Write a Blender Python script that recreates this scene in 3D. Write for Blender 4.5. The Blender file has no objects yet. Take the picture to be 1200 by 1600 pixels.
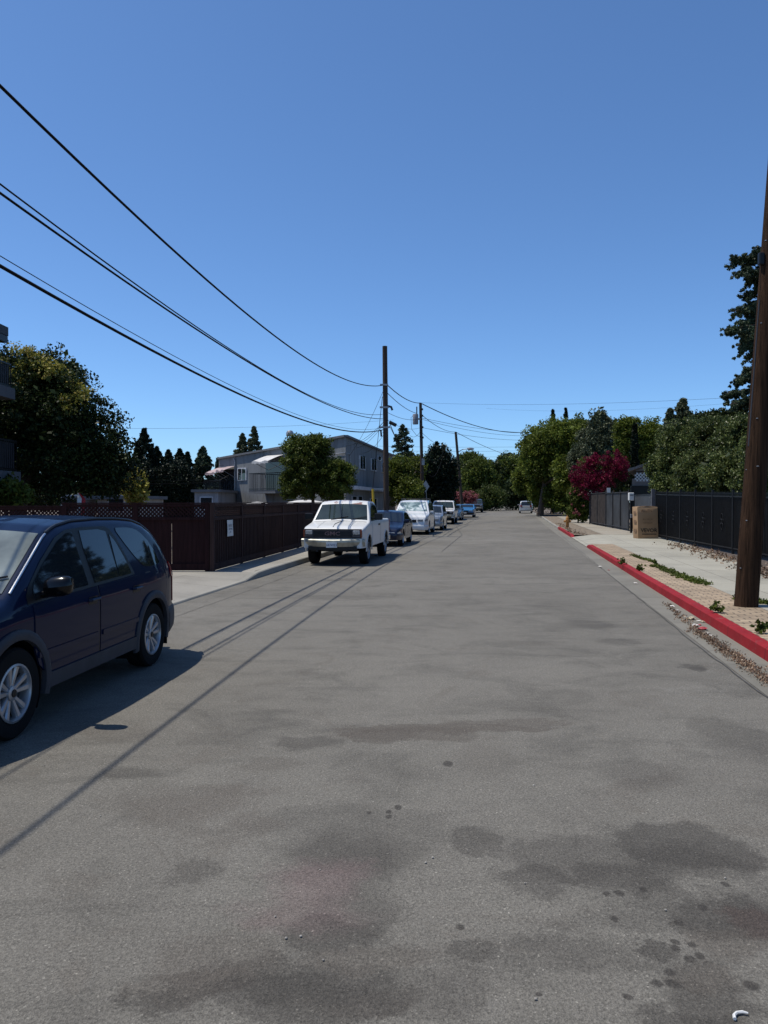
import bpy, math, random
import numpy as np
from mathutils import Vector, Matrix, noise as mnoise
sc = bpy.context.scene
R = math.radians
# ------------------------------------------------------------------ camera
F = 1200.0; CAMH = 1.8; PITCH = math.atan(16/1200.0)
cam = bpy.data.objects.new('camera', bpy.data.cameras.new('camera'))
sc.collection.objects.link(cam); sc.camera = cam
cam.data.sensor_fit = 'VERTICAL'; cam.data.sensor_height = 36; cam.data.lens = 27
cam.data.clip_end = 3000; cam.data.clip_start = 0.05
cam.location = (0, 0, CAMH); cam.rotation_euler = (math.pi/2 - PITCH, 0, 0)
sc.render.resolution_x = 768; sc.render.resolution_y = 1024
# ------------------------------------------------------------------ world, sun, exposure
SUN = Vector((-0.39, 0.05, 1.0)).normalized()      # towards the sun
w = bpy.data.worlds.new("World"); sc.world = w; w.use_nodes = True
nt = w.node_tree; bg = nt.nodes['Background']
sky = nt.nodes.new('ShaderNodeTexSky'); sky.sky_type = 'NISHITA'; sky.sun_disc = False
sky.sun_elevation = math.asin(SUN.z); sky.sun_rotation = math.atan2(SUN.x, SUN.y)
sky.altitude = 0; sky.air_density = 0.75; sky.dust_density = 0.45; sky.ozone_density = 6.0
tint = nt.nodes.new('ShaderNodeVectorMath'); tint.operation = 'MULTIPLY'; tint.inputs[1].default_value = (0.80, 0.985, 1.10)
nt.links.new(sky.outputs[0], tint.inputs[0]); nt.links.new(tint.outputs[0], bg.inputs[0]); bg.inputs[1].default_value = 0.148
sl = bpy.data.lights.new('sun', 'SUN'); sl.energy = 5.0; sl.angle = R(0.53); sl.color = (1.0, 0.94, 0.84)
so = bpy.data.objects.new('sun', sl); sc.collection.objects.link(so)
so.rotation_euler = SUN.to_track_quat('Z', 'Y').to_euler(); so.location = (-20, 5, 40)
sc.view_settings.view_transform = 'Standard'; sc.view_settings.look = 'None'
sc.view_settings.exposure = 0.0; sc.view_settings.gamma = 1.0
sc.render.engine = 'CYCLES'
# ------------------------------------------------------------------ helpers
cp, sp_ = math.cos(PITCH), math.sin(PITCH)
def ray(x, y):
    a, b = (x-600)/F, (800-y)/F
    return Vector((a, cp + b*sp_, -sp_ + b*cp))
def P(x, y, D):                     # a place seen in that direction, D metres ahead
    d = ray(x, y); return Vector((d.x*D/d.y, D, CAMH + d.z*D/d.y))
def G(x, y, z=0.0):
    d = ray(x, y); t = (z-CAMH)/d.z; return Vector((d.x*t, d.y*t, z))
def interp(pts, t):
    if t <= pts[0][0]: 
        (a, b), (c, d) = pts[0], pts[1]; return b + (d-b)*(t-a)/(c-a)
    for (a, b), (c, d) in zip(pts, pts[1:]):
        if t <= c: return b + (d-b)*(t-a)/(c-a)
    (a, b), (c, d) = pts[-2], pts[-1]; return b + (d-b)*(t-a)/(c-a)
def clampi(pts, t): return interp(pts, max(pts[0][0], min(pts[-1][0], t)))
def gz(D): return 0.0 if D < 60 else 0.0065*(min(D, 170)-60)
KL = [(0, -5.5), (22, -2.42), (40, 0.33), (60, 3.3), (82, 7.3), (108, 11.4), (150, 18)]
KR = [(0, 2.84), (46, 10.66), (83, 16.9), (104, 19.9), (150, 26)]
def kl(D): return interp(KL, D)
def kr(D): return interp(KR, D)

ORIG = {}
def props(o, label=None, cat=None, group=None, kind=None):
    if label: o['label'] = label
    if cat: o['category'] = cat
    if group: o['group'] = group
    if kind: o['kind'] = kind
    return o
def thing(name, label, cat, loc=(0, 0, 0), rz=0.0, group=None, local=False):
    o = bpy.data.objects.new(name, None); sc.collection.objects.link(o)
    o.empty_display_size = 0.3
    o.location = loc; o.rotation_euler = (0, 0, rz)
    ORIG[o.name] = Vector((0, 0, 0)) if local else Vector(loc)
    return props(o, label, cat, group)
class MB:
    def __init__(s): s.v = []; s.f = []
    def add(s, vs, fs):
        n = len(s.v); s.v += [tuple(p) for p in vs]; s.f += [tuple(i+n for i in f) for f in fs]; return s
    def box(s, c, d, rot=None):
        hx, hy, hz = d[0]/2, d[1]/2, d[2]/2
        vs = [Vector((x*hx, y*hy, z*hz)) for x in (-1, 1) for y in (-1, 1) for z in (-1, 1)]
        if rot is not None: vs = [rot @ p for p in vs]
        c = Vector(c)
        return s.add([p+c for p in vs], [(0,1,3,2),(4,6,7,5),(0,4,5,1),(2,3,7,6),(0,2,6,4),(1,5,7,3)])
    def bar(s, a, b, w, h, up=(0, 0, 1)):     # box along a-b
        a, b = Vector(a), Vector(b); d = (b-a); L = d.length; d.normalize()
        u = Vector(up); sd = d.cross(u)
        if sd.length < 1e-4: sd = Vector((1, 0, 0))
        sd.normalize(); u = sd.cross(d)
        vs = [p + sd*(i*w/2) + u*(j*h/2) for p in (a, b) for i, j in ((-1,-1),(1,-1),(1,1),(-1,1))]
        return s.add(vs, [(3,2,1,0),(4,5,6,7),(0,1,5,4),(1,2,6,5),(2,3,7,6),(3,0,4,7)])
    def tube(s, pts, r, n=8, cap=True):
        pts = [Vector(p) for p in pts]; rs = r if isinstance(r, (list, tuple)) else [r]*len(pts)
        base = len(s.v); prev = None
        for i, p in enumerate(pts):
            d = (pts[min(i+1, len(pts)-1)] - pts[max(i-1, 0)]).normalized()
            if prev is None:
                u = d.cross(Vector((0, 0, 1)))
                if u.length < 0.05: u = d.cross(Vector((1, 0, 0)))
            else: u = prev - d*prev.dot(d)
            u.normalize(); prev = u; v = d.cross(u)
            for k in range(n):
                a = 2*math.pi*k/n; s.v.append(tuple(p + (u*math.cos(a)+v*math.sin(a))*rs[i]))
        for i in range(len(pts)-1):
            for k in range(n):
                a = base+i*n+k; b = base+i*n+(k+1) % n
                s.f.append((a, b, b+n, a+n))
        if cap:
            s.f.append(tuple(base+k for k in reversed(range(n)))); s.f.append(tuple(base+(len(pts)-1)*n+k for k in range(n)))
        return s
    def lathe(s, prof, c=(0, 0, 0), n=24, axis='z'):
        base = len(s.v); c = Vector(c)
        for r, h in prof:
            for k in range(n):
                a = 2*math.pi*k/n
                if axis == 'z': p = Vector((r*math.cos(a), r*math.sin(a), h))
                elif axis == 'y': p = Vector((r*math.cos(a), h, r*math.sin(a)))
                else: p = Vector((h, r*math.cos(a), r*math.sin(a)))
                s.v.append(tuple(p+c))
        for i in range(len(prof)-1):
            for k in range(n):
                a = base+i*n+k; b = base+i*n+(k+1) % n; s.f.append((a, b, b+n, a+n))
        return s
    def grid(s, rows):
        base = len(s.v); m = len(rows[0])
        for r in rows: s.v += [tuple(p) for p in r]
        for i in range(len(rows)-1):
            for j in range(m-1):
                a = base+i*m+j; s.f.append((a, a+1, a+m+1, a+m))
        return s
    def build(s, name, mt, parent=None, smooth=False, label=None, cat=None, group=None, kind=None, origin=None, bevel=0):
        v = np.array(s.v, dtype=float)
        if parent is not None: org = ORIG[parent.name]
        elif origin is not None: org = Vector(origin)
        else: org = Vector(((v[:, 0].min()+v[:, 0].max())/2, (v[:, 1].min()+v[:, 1].max())/2, v[:, 2].min()))
        v = v - np.array(org)
        me = bpy.data.meshes.new(name); me.from_pydata(v.tolist(), [], s.f); me.materials.append(mt)
        if smooth:
            me.polygons.foreach_set('use_smooth', [True]*len(me.polygons))
            me.set_sharp_from_angle(angle=R(smooth if smooth is not True else 40))
        me.update()
        o = bpy.data.objects.new(name, me); sc.collection.objects.link(o)
        if parent is not None: o.parent = parent
        else: o.location = org
        if bevel:
            b = o.modifiers.new('bevel', 'BEVEL'); b.width = bevel; b.segments = 2; b.limit_method = 'ANGLE'
        ORIG[o.name] = org
        return props(o, label, cat, group, kind)
def text_geo(body, size, depth=0.002, font_bold=False):
    cu = bpy.data.curves.new('txt', 'FONT'); cu.body = body; cu.size = size; cu.extrude = depth
    cu.align_x = 'CENTER'; cu.align_y = 'CENTER'; cu.resolution_u = 2
    if font_bold: cu.offset = size*0.02
    o = bpy.data.objects.new('txt', cu); sc.collection.objects.link(o)
    dg = bpy.context.evaluated_depsgraph_get(); me = o.evaluated_get(dg).to_mesh()
    vs = [v.co.copy() for v in me.vertices]; fs = [tuple(p.vertices) for p in me.polygons]
    o.evaluated_get(dg).to_mesh_clear(); bpy.data.objects.remove(o); bpy.data.curves.remove(cu)
    return vs, fs
# ------------------------------------------------------------------ materials
def newmat(name):
    m = bpy.data.materials.new(name); m.use_nodes = True
    return m, m.node_tree, m.node_tree.nodes['Principled BSDF']
def N(nt, t, **k):
    n = nt.nodes.new(t)
    for a, b in k.items(): setattr(n, a, b)
    return n
def coords(nt, mode='Object'):
    return N(nt, 'ShaderNodeTexCoord').outputs[mode]
def noise(nt, vec, scale, detail=4, rough=0.55, dist=0.0):
    n = N(nt, 'ShaderNodeTexNoise'); n.inputs['Scale'].default_value = scale; n.inputs['Detail'].default_value = detail
    n.inputs['Roughness'].default_value = rough; n.inputs['Distortion'].default_value = dist
    nt.links.new(vec, n.inputs['Vector']); return n.outputs['Fac']
def ramp(nt, fac, stops):
    r = N(nt, 'ShaderNodeValToRGB'); e = r.color_ramp.elements
    while len(e) < len(stops): e.new(0.5)
    for i, (p, c) in enumerate(stops):
        e[i].position = p; e[i].color = (c[0], c[1], c[2], 1) if hasattr(c, '__len__') else (c, c, c, 1)
    nt.links.new(fac, r.inputs[0]); return r.outputs[0]
def mixc(nt, fac, a, b, mode='MIX'):
    m = N(nt, 'ShaderNodeMix', data_type='RGBA', blend_type=mode)
    for inp, val in ((m.inputs[0], fac), (m.inputs[6], a), (m.inputs[7], b)):
        if hasattr(val, 'is_output') or hasattr(val, 'links'): nt.links.new(val, inp)
        elif isinstance(val, (int, float)): inp.default_value = val
        else: inp.default_value = (val[0], val[1], val[2], 1)
    return m.outputs[2]
def bump(nt, bs, h, strength=0.3, dist=0.01, prev=None):
    b = N(nt, 'ShaderNodeBump'); b.inputs['Strength'].default_value = strength; b.inputs['Distance'].default_value = dist
    nt.links.new(h, b.inputs['Height'])
    if prev: nt.links.new(prev, b.inputs['Normal'])
    nt.links.new(b.outputs[0], bs.inputs['Normal']); return b.outputs[0]
def mat(name, col, rough=0.6, metal=0.0, var=0.15, scale=3.0, bmp=0.0, bscale=40.0, coat=0.0, spec=None, col2=None, detail=4):
    m, nt, bs = newmat(name)
    v = coords(nt)
    n = noise(nt, v, scale, detail)
    c2 = col2 or tuple(c*(1-var*1.6) for c in col); c1 = tuple(min(1, c*(1+var)) for c in col)
    nt.links.new(ramp(nt, n, [(0.3, c2), (0.7, c1)]), bs.inputs['Base Color'])
    bs.inputs['Roughness'].default_value = rough; bs.inputs['Metallic'].default_value = metal
    if coat: bs.inputs['Coat Weight'].default_value = coat; bs.inputs['Coat Roughness'].default_value = 0.04
    if spec is not None: bs.inputs['Specular IOR Level'].default_value = spec
    if bmp: bump(nt, bs, noise(nt, v, bscale, 5), bmp, 0.01)
    return m
def leafmat(name, a, b, c=None, trans=0.25, cscale=0.35, rough=0.5):
    m, nt, bs = newmat(name)
    g = N(nt, 'ShaderNodeNewGeometry').outputs['Random Per Island']
    col = ramp(nt, g, [(0.0, a), (0.75, b), (1.0, c or b)])
    n = noise(nt, coords(nt), cscale, 3)
    k = ramp(nt, n, [(0.3, 0.55), (0.7, 1.25)])
    col = mixc(nt, 1.0, col, k, 'MULTIPLY')
    nt.links.new(col, bs.inputs['Base Color']); bs.inputs['Roughness'].default_value = rough
    bs.inputs['Specular IOR Level'].default_value = 0.14
    t = N(nt, 'ShaderNodeBsdfTranslucent'); nt.links.new(col, t.inputs[0])
    mx = N(nt, 'ShaderNodeMixShader'); mx.inputs[0].default_value = trans
    nt.links.new(bs.outputs[0], mx.inputs[1]); nt.links.new(t.outputs[0], mx.inputs[2])
    nt.links.new(mx.outputs[0], nt.nodes['Material Output'].inputs[0])
    return m
M = {}
M['bark'] = mat('bark', (0.07, 0.05, 0.035), 0.9, bmp=0.5, bscale=20)
M['black'] = mat('black_plastic', (0.008, 0.008, 0.009), 0.4, var=0.2, spec=.3)
M['tyre'] = mat('tyre_rubber', (0.009, 0.009, 0.009), 0.9, spec=.15, bmp=0.2, bscale=60)
M['glass'] = mat('tinted_glass', (0.012, 0.016, 0.02), 0.03, var=0.1, spec=0.6)
M['glass_light'] = mat('clear_glass', (0.018, 0.028, 0.025), 0.04, var=0.4, scale=1.5, spec=0.7)
M['mirror'] = mat('gloss_black', (0.003, 0.003, 0.0035), .2, var=.1, spec=.35)
M['chrome'] = mat('chrome', (0.55, 0.55, 0.55), 0.2, 1.0, var=0.1)
M['rim'] = mat('alloy', (0.42, 0.42, 0.43), 0.35, 0.7, var=0.1, scale=12)
M['lens'] = mat('lamp_lens', (0.35, 0.37, 0.38), 0.08, 0.3, var=0.3, scale=20)
M['redlens'] = mat('red_lens', (0.25, 0.01, 0.01), 0.15, var=0.2)
M['amber'] = mat('amber_lens', (0.16, 0.03, 0.01), 0.2, var=0.2)
M['wire'] = mat('wire_sheath', (0.006, 0.006, 0.007), 0.8, spec=.1, var=0.2)
M['galv'] = mat('galvanised_steel', (0.30, 0.30, 0.31), 0.45, 0.6, var=0.15, scale=8)
M['whitepaint'] = mat('white_paint', (0.62, 0.62, 0.60), 0.5, var=0.1)
M['greytrim'] = mat('grey_trim', (0.040, 0.042, 0.050), 0.6, spec=.25, var=0.12, scale=6)

# asphalt with stains ------------------------------------------------
def stain_group():
    g = bpy.data.node_groups.new('stain', 'ShaderNodeTree')
    for nm, ty in (('Vector', 'NodeSocketVector'), ('Centre', 'NodeSocketVector'), ('Scale', 'NodeSocketVector'), ('Angle', 'NodeSocketFloat'), ('Soft', 'NodeSocketFloat'), ('Strength', 'NodeSocketFloat')):
        g.interface.new_socket(nm, in_out='INPUT', socket_type=ty)
    g.interface.new_socket('Fac', in_out='OUTPUT', socket_type='NodeSocketFloat')
    gi = g.nodes.new('NodeGroupInput'); go = g.nodes.new('NodeGroupOutput')
    sub = g.nodes.new('ShaderNodeVectorMath'); sub.operation = 'SUBTRACT'
    g.links.new(gi.outputs[0], sub.inputs[0]); g.links.new(gi.outputs[1], sub.inputs[1])
    rot = g.nodes.new('ShaderNodeVectorRotate'); rot.rotation_type = 'Z_AXIS'
    g.links.new(sub.outputs[0], rot.inputs['Vector']); g.links.new(gi.outputs[3], rot.inputs['Angle'])
    mul = g.nodes.new('ShaderNodeVectorMath'); mul.operation = 'MULTIPLY'
    g.links.new(rot.outputs[0], mul.inputs[0]); g.links.new(gi.outputs[2], mul.inputs[1])
    ln = g.nodes.new('ShaderNodeVectorMath'); ln.operation = 'LENGTH'; g.links.new(mul.outputs[0], ln.inputs[0])
    a = g.nodes.new('ShaderNodeMath'); a.operation = 'SUBTRACT'; a.inputs[0].default_value = 1.0; g.links.new(ln.outputs['Value'], a.inputs[1])
    d = g.nodes.new('ShaderNodeMath'); d.operation = 'DIVIDE'; d.use_clamp = True; g.links.new(a.outputs[0], d.inputs[0]); g.links.new(gi.outputs[4], d.inputs[1])
    m = g.nodes.new('ShaderNodeMath'); m.operation = 'MULTIPLY'; g.links.new(d.outputs[0], m.inputs[0]); g.links.new(gi.outputs[5], m.inputs[1])
    g.links.new(m.outputs[0], go.inputs[0]); return g
def asphalt():
    m, nt, bs = newmat('asphalt')
    v = coords(nt)
    big = noise(nt, v, 0.16, 5, 0.6, 0.6)
    col = ramp(nt, big, [(0.25, (0.106, 0.099, 0.085)), (0.5, (0.140, 0.131, 0.113)), (0.75, (0.170, 0.160, 0.139))])
    med = noise(nt, v, 1.1, 6, 0.7, 1.0)
    col = mixc(nt, 1.0, col, ramp(nt, med, [(0.28, 0.72), (0.48, 1.0), (0.75, 1.08)]), 'MULTIPLY')
    # lengthwise wear streaks
    mp = N(nt, 'ShaderNodeMapping'); mp.inputs['Rotation'].default_value = (0, 0, R(-9)); mp.inputs['Scale'].default_value = (1.0, 3.2, 1)
    nt.links.new(v, mp.inputs[0])
    st = noise(nt, mp.outputs[0], 0.8, 5, 0.65)
    col = mixc(nt, 0.22, col, ramp(nt, st, [(0.32, 0.70), (0.5, 1.0), (0.8, 1.05)]), 'MULTIPLY')
    mp2 = N(nt, 'ShaderNodeMapping'); mp2.inputs['Scale'].default_value = (0.6, 1.5, 1); nt.links.new(v, mp2.inputs[0])
    p1_ = noise(nt, mp2.outputs[0], 0.9, 9, 0.68, 0.8)
    col = mixc(nt, 0.5, col, ramp(nt, p1_, [(0.36, 0.62), (0.44, 0.86), (0.47, 1.0), (0.8, 1.04)]), 'MULTIPLY')
    p2_ = noise(nt, v, 0.7, 8, 0.7, 1.5)
    col = mixc(nt, ramp(nt, p2_, [(0.56, 0.0), (0.62, 0.32)]), col, (0.105, 0.092, 0.076))
    p3_ = noise(nt, v, 0.45, 8, 0.72, 0.3)
    col = mixc(nt, ramp(nt, p3_, [(0.60, 0.0), (0.70, 0.4)]), col, (0.21, 0.20, 0.18))
    # distorted coordinates for the stain outlines
    nz = N(nt, 'ShaderNodeTexNoise'); nz.inputs['Scale'].default_value = 2.2; nz.inputs['Detail'].default_value = 9; nz.inputs['Roughness'].default_value = .74; nt.links.new(v, nz.inputs['Vector'])
    sb = N(nt, 'ShaderNodeVectorMath', operation='SUBTRACT'); nt.links.new(nz.outputs['Color'], sb.inputs[0]); sb.inputs[1].default_value = (0.5, 0.5, 0.5)
    scl = N(nt, 'ShaderNodeVectorMath', operation='SCALE'); nt.links.new(sb.outputs[0], scl.inputs[0]); scl.inputs['Scale'].default_value = 0.62
    ad = N(nt, 'ShaderNodeVectorMath', operation='ADD'); nt.links.new(v, ad.inputs[0]); nt.links.new(scl.outputs[0], ad.inputs[1])
    scl2 = N(nt, 'ShaderNodeVectorMath', operation='SCALE'); nt.links.new(sb.outputs[0], scl2.inputs[0]); scl2.inputs['Scale'].default_value = 0.085
    ad2 = N(nt, 'ShaderNodeVectorMath', operation='ADD'); nt.links.new(v, ad2.inputs[0]); nt.links.new(scl2.outputs[0], ad2.inputs[1])
    flat = N(nt, 'ShaderNodeVectorMath', operation='MULTIPLY'); nt.links.new(ad.outputs[0], flat.inputs[0]); flat.inputs[1].default_value = (1, 1, 0)
    flat2 = N(nt, 'ShaderNodeVectorMath', operation='MULTIPLY'); nt.links.new(ad2.outputs[0], flat2.inputs[0]); flat2.inputs[1].default_value = (1, 1, 0)
    grp = stain_group()
    dark, brown, pink, pale = (0.040, 0.036, 0.031), (0.082, 0.071, 0.059), (0.150, 0.108, 0.103), (0.25, 0.24, 0.215)
    # px centre x, y, radius x px, radius y px, strength, soft, colour, fine outline
    S = [(640, 1147, 120, 12, .55, .25, brown, 0), (790, 1129, 110, 6, .6, .3, brown, 0), (560, 1143, 40, 9, .3, .3, brown, 0),
         (760, 1180, 60, 40, .25, .9, brown, 0),
         (540, 1335, 130, 55, .6, .9, dark, 0), (500, 1375, 90, 45, .55, .9, pink, 0), (520, 1460, 95, 38, .6, .6, dark, 0), (400, 1290, 55, 16, .4, .6, brown, 0),
         (300, 1362, 60, 20, .45, .6, dark, 0), (745, 1315, 48, 26, .5, .35, dark, 0), (900, 1342, 130, 42, .5, .5, dark, 0), (1060, 1320, 110, 38, .65, .35, dark, 0),
         (740, 1490, 45, 26, .55, .6, dark, 0), (440, 1530, 220, 38, .6, .5, dark, 0), (300, 1540, 110, 28, .5, .4, brown, 0), (560, 1570, 100, 22, .5, .5, brown, 0),
         (640, 1560, 80, 50, .35, .6, dark, 0), (1150, 1430, 110, 42, .75, .55, dark, 0), (1110, 1560, 85, 55, .7, .7, dark, 0), (1015, 1473, 32, 12, .7, .5, dark, 0),
         (1030, 1400, 80, 30, .4, .8, dark, 0), (730, 1560, 60, 70, .4, .8, dark, 0), (190, 1150, 70, 12, .35, .6, brown, 0), (430, 1190, 60, 14, .35, .7, brown, 0),
         (920, 975, 45, 8, .4, .7, dark, 0), (1080, 1042, 26, 6, .55, .5, dark, 0), (1090, 1046, 18, 5, .5, .5, dark, 0), (970, 1003, 40, 7, .4, .8, dark, 0),
         (1150, 1150, 90, 30, .35, .9, dark, 0), (1010, 1210, 90, 22, .3, .9, dark, 0), (250, 1250, 100, 30, .25, .9, brown, 0), (870, 1475, 140, 20, .4, .9, dark, 0)]
    S += [(560, 1420, 100, 60, .45, .9, dark, 0), (350, 1500, 120, 45, .45, .7, brown, 0), (470, 1560, 200, 45, .6, .5, dark, 0), (590, 1500, 130, 25, .5, .6, brown, 0), (250, 1560, 60, 20, .6, .5, dark, 0),
          (980, 1370, 110, 30, .55, .6, dark, 0), (830, 1370, 70, 30, .5, .6, dark, 0), (1080, 1345, 90, 30, .55, .6, dark, 0), (1190, 1440, 70, 30, .8, .5, (.06, .045, .038), 0), (1140, 1470, 80, 30, .6, .7, brown, 0), (1060, 1590, 90, 30, .6, .6, dark, 0), (1100, 1520, 60, 30, .6, .7, brown, 0),
          (980, 1500, 220, 22, .35, .9, dark, 0), (1000, 1440, 240, 16, .3, .9, dark, 0), (300, 1260, 160, 30, .35, .8, brown, 0), (200, 1210, 60, 14, .4, .7, dark, 0), (480, 1160, 60, 10, .5, .6, dark, 0), (700, 1138, 175, 8, .75, .25, brown, 0), (600, 1150, 60, 13, .6, .3, brown, 0), (460, 1430, 140, 40, .4, .9, pink, 0), (130, 1140, 60, 9, .45, .7, brown, 0), (380, 1235, 90, 12, .4, .7, brown, 0)]
    for (x, y, r) in ((960, 1436, 9), (967, 1396, 9), (949, 1396, 7), (1065, 1442, 9), (1056, 1472, 8), (1054, 1481, 9), (1047, 1517, 12), (1052, 1536, 14), (1027, 1535, 11), (979, 1557, 10),
                      (1100, 1418, 9), (1075, 1497, 10), (1092, 1493, 10), (1175, 1540, 16), (608, 1268, 6), (622, 1261, 7), (609, 1276, 6), (701, 1193, 9), (718, 1449, 8), (840, 1552, 6), (1135, 1382, 8), (1083, 1476, 8), (576, 1270, 5), (1005, 1390, 7)):
        S.append((x, y, r, r*0.62, .8, .35, dark, 1))
    for (x, y, rx, ry, s, soft, c, fine) in S:
        c0 = G(x, y); a = G(x-rx, y); b = G(x+rx, y); u = G(x, y-ry); d = G(x, y+ry)
        hx = (b-a).length/2; hy = (u-d).length/2
        g = N(nt, 'ShaderNodeGroup'); g.node_tree = grp
        nt.links.new((flat2 if fine else flat).outputs[0], g.inputs[0])
        g.inputs[1].default_value = (c0.x, c0.y, 0); g.inputs[2].default_value = (1/hx, 1/hy, 1)
        g.inputs[3].default_value = 0.0; g.inputs[4].default_value = soft*(1 if fine else .6); g.inputs[5].default_value = min(.9, s*(1 if fine else .88))
        col = mixc(nt, g.outputs[0], col, c)
    # aggregate speckle
    vo = N(nt, 'ShaderNodeTexVoronoi'); vo.inputs['Scale'].default_value = 150; nt.links.new(v, vo.inputs['Vector'])
    sp = ramp(nt, vo.outputs['Color'], [(0.0, 0.55), (0.5, 0.96), (0.88, 1.12), (1.0, 2.4)])
    col = mixc(nt, 0.9, col, sp, 'MULTIPLY')
    sand = noise(nt, v, 70, 3, 0.8)
    col = mixc(nt, 0.9, col, ramp(nt, sand, [(0.3, 0.60), (0.7, 1.42)]), 'MULTIPLY')
    nt.links.new(col, bs.inputs['Base Color']); bs.inputs['Roughness'].default_value = 0.85
    bs.inputs['Specular IOR Level'].default_value = 0.25
    b1 = bump(nt, bs, vo.outputs['Distance'], 0.5, 0.006)
    bump(nt, bs, sand, 0.6, 0.01, b1)
    return m
M['asphalt'] = asphalt()
def concrete(name, c, joint=None, ang=-9.6, spk=70):
    m, nt, bs = newmat(name); v = coords(nt)
    a = noise(nt, v, 0.5, 6, 0.65, 0.5)
    col = ramp(nt, a, [(0.3, tuple(k*0.72 for k in c)), (0.55, c), (0.8, tuple(k*1.1 for k in c))])
    col = mixc(nt, 0.7, col, ramp(nt, noise(nt, v, spk, 3, 0.8), [(0.3, 0.72), (0.7, 1.2)]), 'MULTIPLY')
    if joint:
        mp = N(nt, 'ShaderNodeMapping'); mp.vector_type = 'POINT'; mp.inputs['Rotation'].default_value = (0, 0, R(-ang)); nt.links.new(v, mp.inputs[0])
        br = N(nt, 'ShaderNodeTexBrick'); br.offset = 0.0; br.inputs['Scale'].default_value = 1; br.inputs['Mortar Size'].default_value = 0.008
        br.inputs['Brick Width'].default_value = joint[0]; br.inputs['Row Height'].default_value = joint[1]; br.inputs['Mortar Smooth'].default_value = 0.1
        br.inputs['Color1'].default_value = (1, 1, 1, 1); br.inputs['Color2'].default_value = (0.93, 0.93, 0.92, 1); br.inputs['Mortar'].default_value = (0.35, 0.33, 0.3, 1)
        nt.links.new(mp.outputs[0], br.inputs['Vector'])
        col = mixc(nt, 1.0, col, br.outputs['Color'], 'MULTIPLY')
    nt.links.new(col, bs.inputs['Base Color']); bs.inputs['Roughness'].default_value = 0.85
    bump(nt, bs, noise(nt, v, 60, 4), 0.25, 0.005)
    return m
M['walk_r'] = concrete('pale_concrete', (0.30, 0.285, 0.235), (1.5, 1.5), -9.6)
M['walk_l'] = concrete('tan_concrete', (0.25, 0.235, 0.205), (2.6, 2.2), -7)
M['gutter'] = concrete('gutter_concrete', (0.158, 0.148, 0.122), (2.0, 3.0), -9.6)
M['kerb'] = concrete('kerb_concrete', (0.24, 0.23, 0.20))
def redkerb():
    m, nt, bs = newmat('red_kerb_paint'); v = coords(nt)
    col = ramp(nt, noise(nt, v, 2.0, 6, 0.7), [(0.3, (0.18, 0.010, 0.013)), (0.7, (0.27, 0.016, 0.020))])
    wear = ramp(nt, noise(nt, v, 9, 8, 0.75), [(0.58, 0.0), (0.66, .8)])
    col = mixc(nt, wear, col, (0.15, 0.075, 0.065))
    # joints across the kerb
    mp = N(nt, 'ShaderNodeMapping'); mp.inputs['Rotation'].default_value = (0, 0, R(9.6)); nt.links.new(v, mp.inputs[0])
    se = N(nt, 'ShaderNodeSeparateXYZ'); nt.links.new(mp.outputs[0], se.inputs[0])
    mo = N(nt, 'ShaderNodeMath', operation='MODULO'); nt.links.new(se.outputs[1], mo.inputs[0]); mo.inputs[1].default_value = 1.55
    lt = N(nt, 'ShaderNodeMath', operation='LESS_THAN'); nt.links.new(mo.outputs[0], lt.inputs[0]); lt.inputs[1].default_value = 0.014
    col = mixc(nt, lt.outputs[0], col, (0.05, 0.012, 0.015))
    nt.links.new(col, bs.inputs['Base Color']); bs.inputs['Roughness'].default_value = 0.7; bs.inputs['Specular IOR Level'].default_value = .15
    bump(nt, bs, noise(nt, v, 30, 5), 0.3, 0.006)
    return m
M['redkerb'] = redkerb()
def pavers():
    m, nt, bs = newmat('tan_brick_pavers'); v = coords(nt)
    mp = N(nt, 'ShaderNodeMapping'); mp.inputs['Rotation'].default_value = (0, 0, R(9.6)); nt.links.new(v, mp.inputs[0])
    nz = N(nt, 'ShaderNodeTexNoise'); nz.inputs['Scale'].default_value = 2.5; nt.links.new(mp.outputs[0], nz.inputs['Vector'])
    sc_ = N(nt, 'ShaderNodeVectorMath', operation='SCALE'); nt.links.new(nz.outputs['Color'], sc_.inputs[0]); sc_.inputs['Scale'].default_value = 0.05
    ad = N(nt, 'ShaderNodeVectorMath', operation='ADD'); nt.links.new(mp.outputs[0], ad.inputs[0]); nt.links.new(sc_.outputs[0], ad.inputs[1])
    br = N(nt, 'ShaderNodeTexBrick'); br.inputs['Scale'].default_value = 1; br.inputs['Mortar Size'].default_value = 0.013
    br.inputs['Brick Width'].default_value = 0.24; br.inputs['Row Height'].default_value = 0.14; br.inputs['Mortar Smooth'].default_value = 0.3; br.inputs['Bias'].default_value = -0.1
    br.inputs['Color1'].default_value = (0.34, 0.26, 0.175, 1); br.inputs['Color2'].default_value = (0.235, 0.175, 0.115, 1); br.inputs['Mortar'].default_value = (0.085, 0.065, 0.045, 1)
    nt.links.new(ad.outputs[0], br.inputs['Vector'])
    col = mixc(nt, 0.8, br.outputs['Color'], ramp(nt, noise(nt, v, 1.3, 6, 0.7), [(0.3, 0.62), (0.7, 1.25)]), 'MULTIPLY')
    col = mixc(nt, 0.6, col, ramp(nt, noise(nt, v, 40, 3, 0.8), [(0.3, 0.7), (0.7, 1.25)]), 'MULTIPLY')
    nt.links.new(col, bs.inputs['Base Color']); bs.inputs['Roughness'].default_value = 0.9
    bump(nt, bs, br.outputs['Fac'], -0.5, 0.008)
    return m
M['pavers'] = pavers()
M['soil'] = mat('dry_soil', (0.12, 0.095, 0.07), 0.95, var=0.35, scale=5, bmp=0.8, bscale=18)
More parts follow.
